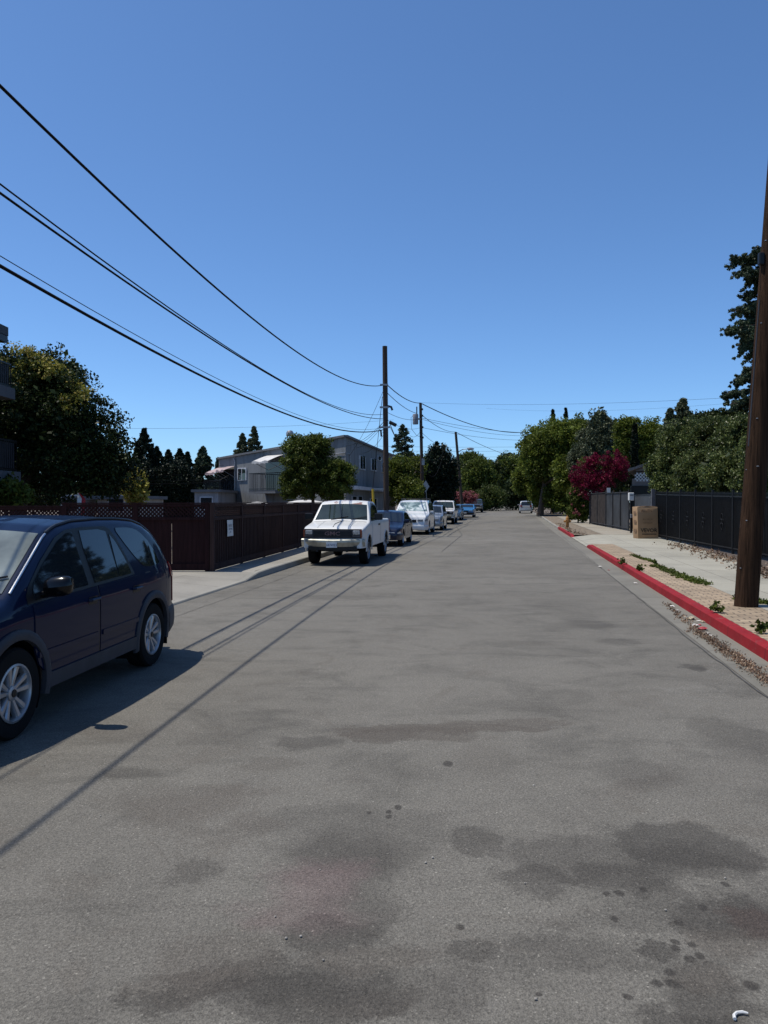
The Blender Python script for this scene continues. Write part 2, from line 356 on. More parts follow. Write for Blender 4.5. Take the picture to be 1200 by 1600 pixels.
M['mulch'] = mat('bark_mulch', (0.075, 0.055, 0.042), 0.95, var=0.5, scale=25, bmp=1.0, bscale=30)
M['ground'] = mat('dry_ground', (0.11, 0.10, 0.07), 0.95, var=0.3, scale=0.4, bmp=0.4, bscale=5)
M['dark_strip'] = mat('crack_shadow_tone', (0.05, 0.048, 0.045), 0.9, var=0.3, scale=6)
# ------------------------------------------------------------------ ground sheets
def sheet(name, L, Rr, z0, z1, mt, D0, D1, step=1.0, cols=2, label=None, **k):
    mb = MB(); n = max(1, int((D1-D0)/step)); rows = []
    for i in range(n+1):
        D = D0+(D1-D0)*i/n; a, b = L(D), Rr(D); row = []
        for j in range(cols):
            t = j/(cols-1); row.append((a+(b-a)*t, D, gz(D)+z0+(z1-z0)*t))
        rows.append(row)
    return mb.grid(rows).build(name, mt, origin=(0, 0, 0), label=label, **k)
ST = dict(kind='structure')
mb = MB(); rows = []
for D in (-900, -60, -10, 0, 60, 80, 100, 130, 170, 400, 1600):
    rows.append([(x, D, gz(D)-0.05) for x in (-1500, -200, -40, 0, 40, 200, 1500)])
mb.grid(rows).build('ground', M['ground'], origin=(0, 0, 0), kind='structure')
sheet('road', lambda D: kl(D)-0.02, lambda D: kr(D)-0.5, 0, 0, M['asphalt'], -14, 172, 2.0, **ST)
sheet('gutter', lambda D: kr(D)-0.5, lambda D: kr(D)+0.02, 0.004, 0.004, M['gutter'], -14, 172, 2.0, **ST)
# side street and far road verge on the right beyond the hydrant
def kerbmesh(fn, side, D0, D1, mt, name, h=0.15, wd=0.16, step=1.0, hfun=None):
    mb = MB(); rows = []; n = max(1, int((D1-D0)/step))
    for i in range(n+1):
        D = D0+(D1-D0)*i/n; x = fn(D); z = gz(D); hh = hfun(D) if hfun else h
        rows.append([(x, D, z-0.04), (x+side*0.015, D, z+hh-0.02), (x+side*0.035, D, z+hh), (x+side*wd, D, z+hh), (x+side*wd, D, z-0.04)])
    mb.grid(rows); m0 = len(rows[0])
    mb.f.append(tuple(range(m0-1, -1, -1))); b = (len(rows)-1)*m0; mb.f.append(tuple(b+k for k in range(m0)))
    return mb.build(name, mt, origin=(0, 0, 0), kind='structure', smooth=30)
DRW0, DRW1 = 30.6, 38.2
def hr(D): return 0.15 if D < DRW0-0.9 else max(0.03, 0.15-(D-(DRW0-0.9))*0.133)
def hr2(D): return min(0.15, 0.03+(D-DRW1)*0.12)
kerbmesh(kr, 1, -14, DRW0, M['redkerb'], 'red_kerb', hfun=hr, step=0.5)
kerbmesh(kr, 1, DRW1, 50.5, M['redkerb'], 'red_kerb', hfun=hr2, step=0.5)
kerbmesh(kr, 1, 50.5, 80, M['kerb'], 'kerb')
kerbmesh(kr, 1, 88, 170, M['kerb'], 'kerb', step=2)
off = lambda f, d: (lambda D: f(D)+d)
sheet('pavement_verge', off(kr, 0.16), lambda D: kr(D)+1.0-(0.0 if D < 20 else 0.0), 0.147, 0.147, M['pavers'], -14, DRW0-0.6, 1, **ST)
sheet('pavement', off(kr, 1.0), lambda D: kr(D)+interp([(0, 3.2), (18, 3.1), (32, 4.0), (45, 3.6)], D), 0.150, 0.150, M['walk_r'], -14, DRW0-0.6, 1, **ST)
sheet('driveway', off(kr, -0.0), lambda D: kr(D)+1.1, 0.028, 0.150, M['walk_r'], DRW0-0.6, DRW1+0.4, 1, **ST)
sheet('driveway', off(kr, 1.1), off(kr, 5.2), 0.150, 0.150, M['walk_r'], DRW0-0.6, DRW1+0.4, 1, **ST)
sheet('dirt_verge', off(kr, 0.16), off(kr, 1.6), 0.140, 0.140, mat('dry_verge_dirt', (.17, .135, .095), .95, var=.45, scale=6, bmp=.8, bscale=25), DRW1+0.4, 80, 1, **ST)
sheet('pavement', off(kr, 1.6), off(kr, 3.9), 0.150, 0.150, concrete('tan_pavement', (0.27, 0.24, 0.19), (1.5, 1.5)), DRW1+0.4, 80, 1, **ST)
sheet('side_street', off(kr, -0.1), off(kr, 40), 0.03, 0.03, M['gutter'], 79.9, 88.1, 1, **ST)
sheet('dirt_verge', off(kr, 0.16), off(kr, 6), 0.13, 0.13, M['soil'], 88.1, 170, 2, **ST)
# mulch bed below the iron fence
sheet('planting_bed', lambda D: kr(D)+interp([(0, 3.2), (18, 3.1), (32, 4.0), (45, 3.6)], D), lambda D: kr(D)+7.5, 0.144, 0.144, M['mulch'], -14, DRW0-0.6, 1, **ST)
sheet('yard', off(kr, 5.2), off(kr, 30), 0.10, 0.10, M['soil'], 30, 79, 2, **ST)
# left side
def hl(D):
    if D < 17.2: return 0.035
    return min(0.15, 0.035+(D-17.2)*0.10)
def hl0(D): return 0.15 if D < 3 else max(0.035, 0.15-(D-3)*0.1)
kerbmesh(kl, -1, -14, 17.2, M['kerb'], 'kerb', hfun=hl0, step=0.5)
kerbmesh(kl, -1, 17.2, 170, M['kerb'], 'kerb', hfun=hl, step=1)
sheet('driveway', off(kl, -1.4), off(kl, -0.16), 0.14, 0.032, M['walk_l'], 3.9, 17.2, .95, **ST)
FL = [(18.2, -4.10), (36.5, -2.10)]
def fl(D): return interp(FL, D)
mb = MB(); mb.grid([[(-40, -14, .142), (kl(-14)-1.4, -14, .142)], [(-40, 3.9, .142), (kl(3.9)-1.4, 3.9, .142)], [(-40, 17.6, .142), (kl(17.6)-1.4, 17.6, .142)], [(-40, 18.6, .142), (kl(18.6)-1.4, 18.6, .142)]])
mb.build('pavement', M['walk_l'], origin=(0, 0, 0), kind='structure')
sheet('pavement', lambda D: kl(D)-1.4, off(kl, -0.16), 0.143, 0.143, M['walk_l'], -14, 3.9, 1, **ST)
mb = MB(); mb.grid([[(kl(D)-1.4, D, .1425), (kl(D)-.16, D, hl(D)-.004)] for D in [17.2+.2*i for i in range(8)]]); mb.build('pavement', M['walk_l'], origin=(0, 0, 0), kind='structure')
sheet('pavement', lambda D: kl(D)-3.2, off(kl, -0.16), 0.143, 0.146, M['walk_l'], 18.6, 170, 1, **ST)
sheet('yard', lambda D: -70, lambda D: kl(D)-3.2, 0.11, 0.11, M['soil'], 18.6, 172, 3, **ST)
# fine seams, cracks and a painted cable shadow lying on the asphalt
random.seed(5)
def dark_strip(px, wd, name='crack_shadow_strip'):
    pts = [G(x, y) for x, y in px]; mb = MB(); out = []
    for a, b in zip(pts, pts[1:]):
        n = max(2, int((b-a).length/0.25))
        for i in range(n): out.append(a+(b-a)*(i/n))
    out.append(pts[-1]); rows = []
    for i, p in enumerate(out):
        d = (out[min(i+1, len(out)-1)]-out[max(0, i-1)]).normalized(); s = Vector((-d.y, d.x, 0))
        j = mnoise.noise(p*1.7)*0.03+mnoise.noise(p*9)*0.008; w_ = wd*(0.7+0.6*abs(mnoise.noise(p*5+Vector((9, 3, 1)))))
        rows.append([tuple(p+s*(j-w_/2)+Vector((0, 0, .007))), tuple(p+s*(j+w_/2)+Vector((0, 0, .007)))])
    mb.grid(rows).build(name, M['dark_strip'], origin=(0, 0, 0), kind='structure')
dark_strip([(1290, 1160), (1200, 1091), (1107, 1023), (1000, 937), (930, 880), (893, 850), (872, 832)], 0.018, 'road_seam')
dark_strip([(262, 968), (400, 919), (470, 893), (560, 868)], 0.012, 'road_seam')
dark_strip([(1085, 1020), (1150, 1014)], 0.008)
dark_strip([(694, 832), (730, 833), (770, 833)], 0.05)  # thin dark line across the road
dark_strip([(690, 862), (722, 836), (713, 823)], 0.04)  # overhead cable's shadow drawn as a dark strip
dark_strip([(585, 916), (612, 912), (660, 911)], 0.02)
# ------------------------------------------------------------------ vehicles
def paint(name, c, rough=0.3, var=0.04, coat=1.0, metal=0.0):
    return mat(name, c, rough, metal, var=var, scale=1.2, coat=coat)
def rustpaint(name, c, patch, thr=0.62, sc_=2.2, coat=0.4):
    m, nt, bs = newmat(name); v = coords(nt)
    col = ramp(nt, noise(nt, v, 1.3, 5, 0.6), [(0.3, tuple(k*0.86 for k in c)), (0.7, c)])
    # worn patches on upward facing roof and bonnet edges
    g = N(nt, 'ShaderNodeSeparateXYZ'); nt.links.new(v, g.inputs[0])
    hi = N(nt, 'ShaderNodeMapRange'); nt.links.new(g.outputs[2], hi.inputs[0]); hi.inputs[1].default_value = 1.66; hi.inputs[2].default_value = 1.72
    pt = ramp(nt, noise(nt, v, sc_, 6, 0.7), [(thr-0.10, 0.0), (thr-0.06, 1.0)])
    mu = N(nt, 'ShaderNodeMath', operation='MULTIPLY'); nt.links.new(hi.outputs[0], mu.inputs[0]); nt.links.new(pt, mu.inputs[1])
    col = mixc(nt, mu.outputs[0], col, patch)
    dirt = ramp(nt, noise(nt, v, 14, 6, 0.75), [(0.62, 0.0), (0.72, 0.55)])
    col = mixc(nt, dirt, col, tuple(k*0.55 for k in c))
    nt.links.new(col, bs.inputs['Base Color']); bs.inputs['Roughness'].default_value = 0.45
    bs.inputs['Coat Weight'].default_value = coat; bs.inputs['Coat Roughness'].default_value = 0.15
    return m
class Car:
    def __init__(s, top, W, belt, x0, x1, sill=0.30, tum=0.28, wx=(1.31, -1.31), wr=0.34, arch=0.07, crown=0.03, taper=(0.75, 0.75), rad=0.08, bed=None, bulge=0.03, tl=0.9, tail_flat=True):
        s.__dict__.update(locals())
    def T(s, x):
        a = 0.0
        for k in (-2, -1, 0, 1, 2): a += clampi(s.top, x+k*0.018)
        return a/5
    def half(s, x, z):
        # plan taper towards both ends
        t = 1.0; L1, L0 = s.x1-s.tl, s.x0+s.tl
        if x > L1: u = (x-L1)/s.tl; t = 1-(1-s.taper[0])*(u**2.6)
        elif x < L0: u = (L0-x)/s.tl; t = 1-(1-s.taper[1])*(u**2.6)
        w_ = s.W*t; zb = clampi(s.belt, x); zm = s.wr*2*0.92
        if z > zb: w_ -= 0.012+(z-zb)*s.tum
        elif z > zb-0.12: w_ -= 0.012*((z-(zb-0.12))/0.12)**2
        if z < zm: w_ -= s.bulge*((zm-z)/zm)**2*1.6
        return w_
    def bot(s, x):
        b = s.sill
        for xw in s.wx:
            ra = s.wr+s.arch
            if abs(x-xw) < ra: b = max(b, s.wr+math.sqrt(max(0, ra*ra-(x-xw)**2)))
        return b
    def wt(s, x): return s.half(x, s.T(x)-s.rad)
    def ztop(s, x, y):
        r = s.rad; w_ = s.wt(x)-r; T = s.T(x); ay = abs(y)
        if ay > w_: 
            q = min(1, (ay-w_)/r); return T-s.crown-r+math.sqrt(max(0, r*r-(q*r)**2))
        return T-s.crown*(ay/w_)**2
    def ring(s, x):
        B = s.bot(x); T = s.T(x); r = s.rad; z1 = T-s.crown-r; w_ = s.wt(x)-r
        h = []
        B = min(B, z1-0.01)
        for i in range(11):
            z = B+(z1-B)*i/10; h.append((s.half(x, z), z))
        for i in range(1, 5):
            a = math.pi/2*i/4; h.append((w_+r*math.cos(a), z1+r*math.sin(a)))
        if s.bed and s.bed[0] < x < s.bed[1]:
            h += [(w_-0.02, T-s.crown-0.01), (w_-0.03, T-s.bed[2]), (w_*0.5, T-s.bed[2]), (0, T-s.bed[2])]
        else:
            for f in (0.92, 0.75, 0.4, 0.0): h.append((w_*f, T-s.crown*f*f))
        return [(x, y, z) for y, z in h] + [(x, -y, z) for y, z in reversed(h[:-1])]
    def xs(s, n):
        xs = set(s.x0+(s.x1-s.x0)*i/n for i in range(n+1))
        for xw in s.wx:
            for k in range(-8, 9): xs.add(xw+(s.wr+s.arch)*math.sin(k/8*math.pi/2)*0.9999)
        for a, b in s.top: 
            for d in (-.03, 0, .03):
                if s.x0 < a+d < s.x1: xs.add(a+d)
        if s.bed:
            for b in s.bed[:2]: xs.add(b-.004); xs.add(b+.004)
        return sorted(xs)
    def shell(s, mt, root, n=60, name='body'):
        mb = MB(); rows = [s.ring(x) for x in s.xs(n)]; mb.grid(rows)
        m = len(rows[0]); b = (len(rows)-1)*m
        mb.f.append(tuple(range(m-1, -1, -1))); mb.f.append(tuple(b+k for k in range(m)))
        return mb.build(name, mt, root, smooth=38)
    def side(s, cols, sd, off, rows=5, skirt=True):
        """cols: (x, zlow, zhigh) -> patch standing proud of the side"""
        mb = MB(); g = []
        for x, a, b in cols:
            col = [(x, sd*(s.half(x, a+(b-a)*j/rows)+off), a+(b-a)*j/rows) for j in range(rows+1)]
            if skirt: col = [(x, sd*(s.half(x, a)-0.01), a)]+col+[(x, sd*(s.half(x, b)-0.01), b)]
            g.append(col)
        if skirt:
            g = [[(p[0], p[1]-sd*(off+0.01), p[2]) for p in g[0]]]+g+[[(p[0], p[1]-sd*(off+0.01), p[2]) for p in g[-1]]]
        return mb.grid(g)
    def roof(s, xa, xb, f, off, n=8, m=8, inset=0.0):
        """patch lying on the upper surface between xa and xb, f = share of width"""
        mb = MB(); g = []
        for i in range(n+1):
            x = xa+(xb-xa)*i/n; sl_ = (s.T(x+.02)-s.T(x-.02))/.04; L = math.hypot(1, sl_)
            row = []
            for j in range(m+1):
                v = -1+2*j/m; y = v*(s.wt(x)-s.rad*0.75)*f
                row.append((x-sl_/L*off, y, s.ztop(x, y)+off/L))
            g.append(row)
        return mb.grid(g)
    def wrap(s, z0, z1, x, front, off, depth=0.05, name='bumper', bulge=0.03, rows=6):
        """bumper strip following the plan outline from x out to the end and across"""
        sg = 1 if front else -1; xe = s.x1 if front else s.x0
        path = []
        for i in range(9): 
            xx = x+(xe-x)*i/8; path.append((xx, s.half(xx, (z0+z1)/2)+off))
        we = s.half(xe, (z0+z1)/2)
        path = [(a + sg*off*0.6*(i/8)**3, b) for i, (a, b) in enumerate(path)]
        for v in (0.8, 0.5, 0.2, 0.0): path.append((xe+sg*(off+bulge*(1-v*v)), we*v))
        full = path+[(a, -b) for a, b in reversed(path[:-1])]
        g = []
        for j in range(rows+1):
            t = j/rows; q = 1-(2*t-1)**4; z = z0+(z1-z0)*t
            g.append([(a*1.0+(sg*(q-1)*0.03), b-(1 if b > 0 else -1 if b < 0 else 0)*(1-q)*0.03, z) for a, b in full])
        inner = [[(a-sg*0.06, b*0.9, z0) for a, b in full]]
        innert = [[(a-sg*0.06, b*0.9, z1) for a, b in full]]
        return MB().grid(inner+g+innert)
def wheel(root, x, y, r, sd, width=0.2, style='five', detail=True, rimcol=None):
    n = 40 if detail else 20; hw = width/2; rr = r*0.64
    mb = MB(); mb.lathe([(rr*0.98, -hw*0.8), (r*0.80, -hw), (r*0.95, -hw*0.93), (r, -hw*0.7), (r, hw*0.7), (r*0.95, hw*0.93), (r*0.80, hw), (rr*1.0, hw*0.86), (rr*0.98, hw*0.3)], (x, y, r), n, 'y')
    wh = mb.build('wheel', M['tyre'], root, smooth=30)
    if not detail:
        mb = MB(); mb.lathe([(0.001, sd*hw*0.85), (rr*0.9, sd*hw*0.6), (rr, sd*hw*0.95)], (x, y, r), n, 'y')
        mb.build('rim', rimcol or M['rim'], wh, smooth=30); return wh
    mb = MB(); yo = sd*hw
    mb.lathe([(rr*1.01, yo*0.3), (rr*1.01, yo*0.93), (rr*0.94, yo*0.97), (rr*0.90, yo*0.8), (rr*0.90, yo*0.0)], (x, y, r), n, 'y')
    def sp(a, w0, w1, r0=0.16, r1=0.92, d0=0.62, d1=0.82):
        ca, sa = math.cos(a), math.sin(a); rows = []
        for t in (0, .5, 1):
            ra = rr*(r0+(r1-r0)*t); ww = rr*(w0+(w1-w0)*t)/2; yy = yo*(d0+(d1-d0)*t)
            rows.append([(x+ca*ra-sa*k*ww, y+yy-sd*(0.012 if abs(k) > 0.9 else 0), r+sa*ra+ca*k*ww) for k in (-1, -.6, .6, 1)])
        back = [[(p[0], p[1]-sd*0.03, p[2]) for p in rw] for rw in rows]
        mb.grid([[b[0]]+f+[b[3]] for f, b in zip(rows, back)])
    if style == 'crv':
        for k in range(5):
            for d in (-0.24, 0.24): sp(2*math.pi*k/5+0.35+d, 0.16, 0.24, 0.22)
    elif style == 'steel':
        mb.lathe([(rr*0.90, yo*0.45), (rr*0.6, yo*0.62), (rr*0.35, yo*0.5), (rr*0.28, yo*0.85), (0.001, yo*0.88)], (x, y, r), n, 'y')
    else:
        for k in range(5): sp(2*math.pi*k/5+0.3, 0.3, 0.42)
    mb.lathe([(rr*0.27, yo*0.5), (rr*0.25, yo*0.72), (rr*0.12, yo*0.80), (0.001, yo*0.82)], (x, y, r), 20, 'y')
    rim = mb.build('rim', rimcol or M['rim'], wh, smooth=35)
    mb = MB(); mb.lathe([(0.001, yo*0.15), (rr*0.92, yo*0.15)], (x, y, r), n, 'y'); mb.build('brake_disc', M['black'], wh)
    mb = MB()
    mb.lathe([(rr*0.14, yo*0.80), (rr*0.13, yo*0.86), (0.001, yo*0.88)], (x, y, r), 16, 'y')
    mb.build('centre_cap', M['black'], rim)
    return wh
def heading(slope): return math.atan2(-1, -slope)

# --- the dark blue compact SUV, near left -----------------------------------
def crv():
    fr, rr_ = Vector((-2.81, 5.81, 0)), Vector((-2.55, 8.42, 0))     # outer contact points of the near wheels
    d = (fr-rr_).normalized(); left = Vector((-d.y, d.x, 0))
    mid = (fr+rr_)/2 - left*0.86
    root = thing('parked_suv', 'dark blue compact SUV with grey wheel arches parked nearest at the left edge', 'car', (mid.x, mid.y, 0), math.atan2(d.y, d.x), local=True, group='cars parked along the left kerb')
    top = [(-2.20, .60), (-2.17, .80), (-2.14, .93), (-2.05, 1.05), (-1.91, 1.19), (-1.75, 1.37), (-1.57, 1.50), (-1.37, 1.59), (-1.15, 1.64), (-.8, 1.662), (-.4, 1.67), (.1, 1.66), (.40, 1.62), (.60, 1.55), (1.28, 1.12), (1.36, 1.075), (1.7, 1.03), (2.0, .95), (2.12, .84), (2.18, .62), (2.20, .45)]
    c = Car(top, .885, [(-2.2, 1.02), (-1, 1.0), (1.2, .95), (2.2, .9)], -2.2, 2.2, sill=.29, tum=.26, wx=(1.31, -1.31), wr=.345, arch=.065, crown=.035, taper=(.70, .84), rad=.09, bulge=.035)
    blue = mat('dark_blue_paint', (0.004, 0.010, 0.033), .35, var=.04, scale=1.2, coat=.42, spec=.02)
    body = c.shell(blue, root, 90)
    MB().box((0, 0, .52), (3.9, 1.28, .5)).build('underbody', M['black'], root)
    for sd in (1, -1):
        # doors: proud panels with a gap around them
        fd = [(-.02, .40, 1.02), (.3, .40, 1.01), (.75, .40, 1.0), (.90, .42, .99), (1.0, .50, .985), (1.06, .62, .98)]
        rd = [(-.98, .62, 1.03), (-.93, .50, 1.03), (-.86, .44, 1.03), (-.78, .40, 1.03), (-.4, .40, 1.02), (-.05, .40, 1.02)]
        for cols, hx in ((fd, .10), (rd, -.84)):
            dr = c.side(cols, sd, .007, 8).build('door', blue, root, smooth=30)
            # rubbing strip
            xa, xb = (cols[0][0]+.03, cols[-1][0]-.04) if hx > 0 else (cols[1][0]+.05, cols[-1][0]-.03)
            pts = [(xa+(xb-xa)*i/8) for i in range(9)]
            c.side([(x, .555, .60) for x in pts], sd, .018, 2).build('rub_strip', blue, dr, smooth=30)
            # handle with recess
            mb = MB(); mb.grid([[(hx+a, sd*(c.half(hx, .90)+.009), .90+b) for b in (-.035, .035)] for a in (-.08, .08)]); mb.build('handle_recess', M['black'], dr)
            mb = MB(); y = sd*(c.half(hx, .90)+.035)
            mb.tube([(hx-.085, y-sd*.025, .905), (hx-.075, y, .91), (hx+.075, y, .91), (hx+.085, y-sd*.025, .905)], [.013, .015, .015, .013], 8)
            mb.build('door_handle', blue, dr, smooth=True)
            # vertical gap
            gx = cols[0][0]-.012 if hx > 0 else cols[0][0]-.012
            if hx > 0: c.side([(gx-.006, .38, 1.03), (gx+.006, .38, 1.03)], sd, .004, 8, False).build('door_gap', M['black'], dr)
        # black window surround and B pillar, panes
        sur = [(-.86, 1.05, 1.07), (-.77, 1.045, 1.24), (-.65, 1.04, 1.43), (-.55, 1.035, 1.53), (-.45, 1.032, 1.56), (0, 1.02, 1.565), (.3, 1.012, 1.55), (.5, 1.01, 1.49), (.8, 1.0, 1.315), (1.06, .995, 1.13), (1.12, .993, 1.06)]
        c.side(sur, sd, .004, 8, False).build('window_frame', M['black'], root, smooth=30)
        c.side([(.135, 1.045, 1.08), (.20, 1.04, 1.525), (.3, 1.04, 1.52), (.47, 1.035, 1.46), (.8, 1.025, 1.275), (.98, 1.02, 1.15), (1.02, 1.018, 1.07)], sd, .009, 8).build('window', M['glass'], root, smooth=30, label='tinted front door window')
        c.side([(-.49, 1.06, 1.10), (-.45, 1.06, 1.51), (-.3, 1.055, 1.535), (0.0, 1.05, 1.535), (.06, 1.38, 1.535)], sd, .009, 8).build('window', M['glass'], root, smooth=30, label='tinted rear door window')
        c.side([(-.78, 1.065, 1.10), (-.70, 1.062, 1.25), (-.60, 1.06, 1.40), (-.51, 1.06, 1.48)], sd, .009, 8).build('window', M['glass'], root, smooth=30, label='small triangular door window')
        c.side([(-1.56, 1.115, 1.13), (-1.48, 1.105, 1.27), (-1.38, 1.10, 1.375), (-1.26, 1.10, 1.455), (-1.15, 1.11, 1.50), (-1.08, 1.14, 1.515), (-.95, 1.24, 1.53), (-.80, 1.375, 1.535), (-.68, 1.50, 1.535)], sd, .006, 8).build('window', M['glass'], root, smooth=30, label='dark rear quarter window')
        # grey cladding: sill, arches
        c.side([(x, .28, .405) for x in [-.89+1.78*i/12 for i in range(13)]], sd, .022, 4).build('sill_trim', M['greytrim'], root, smooth=30)
        for xw in c.wx:
            mb = MB(); g = []
            for i in range(25):
                a = R(-14)+R(208)*i/24; row = []
                for rad_, o in ((.400, -.02), (.402, .022), (.43, .030), (.465, .028), (.482, .016), (.484, -.01)):
                    xx, zz = xw+rad_*math.cos(a), .345+rad_*math.sin(a)
                    row.append((xx, sd*(c.half(xx, max(zz, .2))+o), zz))
                g.append(row)
            mb.grid(g).build('wheel_arch_trim', M['greytrim'], root, smooth=40)
        for xw in c.wx:
            MB().grid([[(xw+.404*math.cos(a), sd*y, max(.12, .345+.404*math.sin(a))) for y in (.50, .70, .845)] for a in [R(-30)+R(240)*i/20 for i in range(21)]]).build('wheel_well', M['black'], root)
        # mirror
        mb = MB(); yb = c.half(.92, 1.03)
        mb.tube([(.90, sd*(yb-.05), 1.04), (.90, sd*(yb+.09), 1.06)], [.035, .03], 8)
        g = []
        for i in range(9):
            a = -math.pi/2+math.pi*i/8
            ry = math.cos(a)
            g.append([(.92+.075*math.cos(t)*(ry**.5 if ry > 0 else 0)+.02, sd*(yb+.165+.115*math.sin(a)), 1.12+.085*math.sin(t)*(ry**.35 if ry > 1e-6 else 0)+.012*math.sin(a)) for t in [2*math.pi*k/16 for k in range(17)]])
        mb.grid(g); mb.build('door_mirror', M['mirror'], root, smooth=50)
        # roof rail moulding
        mb = MB(); mb.tube([(x, sd*(c.wt(x)-.055), c.ztop(x, c.wt(x)-.055)+.008) for x in [-1.75+2.3*i/24 for i in range(25)]], .014, 6); mb.build('roof_rail', M['black'], root, smooth=True)
        # tail lamp on the pillar, head lamp
        c.side([(-2.155, .90, .93), (-2.08, .90, .985), (-1.99, .92, 1.06), (-1.93, .96, 1.10)], sd, .012, 6).build('tail_lamp', M['redlens'], root, smooth=30)
        c.side([(-2.13, .62, .93), (-2.08, .62, .93)], sd, .010, 6).build('tail_lamp', M['redlens'], root, smooth=30)
        c.side([(1.86, .70, .86), (2.0, .68, .87), (2.10, .68, .82)], sd, .012, 4).build('headlamp', M['lens'], root, smooth=30)
        # seam around the rear quarter and fuel door
        c.side([(-1.13, 1.03, 1.045), (-1.6, 1.045, 1.055), (-2.0, 1.05, 1.06)], sd, .002, 1, False).build('body_seam', M['black'], root)
    c.wrap(.27, .60, -1.78, False, .03, bulge=.05).build('bumper', M['greytrim'], root, smooth=40)
    c.wrap(.27, .55, 1.78, True, .03, bulge=.05).build('bumper', M['greytrim'], root, smooth=40)
    MB().box((2.21, 0, .70), (.05, .8, .14)).build('grille', M['black'], root, bevel=.01)
    ws = c.roof(.575, 1.27, .95, .006, 12, 12).build('windscreen', mat('glare_glass', (.15, .17, .155), .1, var=.3, scale=2, spec=.9), root, smooth=30)  # pale base colour stands in for sun glare on the windscreen
    for y in (-.35, .25): MB().tube([(1.30, y, c.ztop(1.30, y)+.02), (1.12, y+.45, c.ztop(1.12, y+.45)+.025)], .009, 6).build('wiper', M['black'], ws)
    rw = MB(); g = []
    for i in range(6):
        x = -2.0+(.40)*i/5; g.append([(x-.012, y*(c.wt(x)-.14), c.ztop(x, y*(c.wt(x)-.14))+.006) for y in (-1, -.5, 0, .5, 1)])
    rw.grid(g).build('rear_window', M['glass'], root, smooth=30)
    # interior hint: sun strip on windscreen top is chrome-grey pillar trims
    for sd in (1, -1):
        MB().tube([(x, sd*(c.wt(x)-.05), c.ztop(x, c.wt(x)-.05)+.006) for x in [.56+.7*i/10 for i in range(11)]], .010, 6).build('windscreen_trim', M['chrome'], root, smooth=True)
        for xw in c.wx: wheel(root, xw, sd*.775, .345, sd, .215, 'crv')
        mb = MB(); mb.box((-1.72, sd*.77, .30), (.012, .2, .26)); mb.build('mud_flap', M['black'], root)
    # spare wheel on the tailgate
    mb = MB(); mb.lathe([(.001, -.20), (.30, -.19), (.335, -.12), (.335, 0.0), (.30, .02)], (-2.2, 0, .82), 28, 'x'); mb.build('spare_wheel_cover', M['black'], root, smooth=True)
    MB().tube([(-.2, 0, .25), (-2.1, -.3, .25)], .03, 8).build('exhaust_pipe', M['black'], root, smooth=True)
    return root
crv()

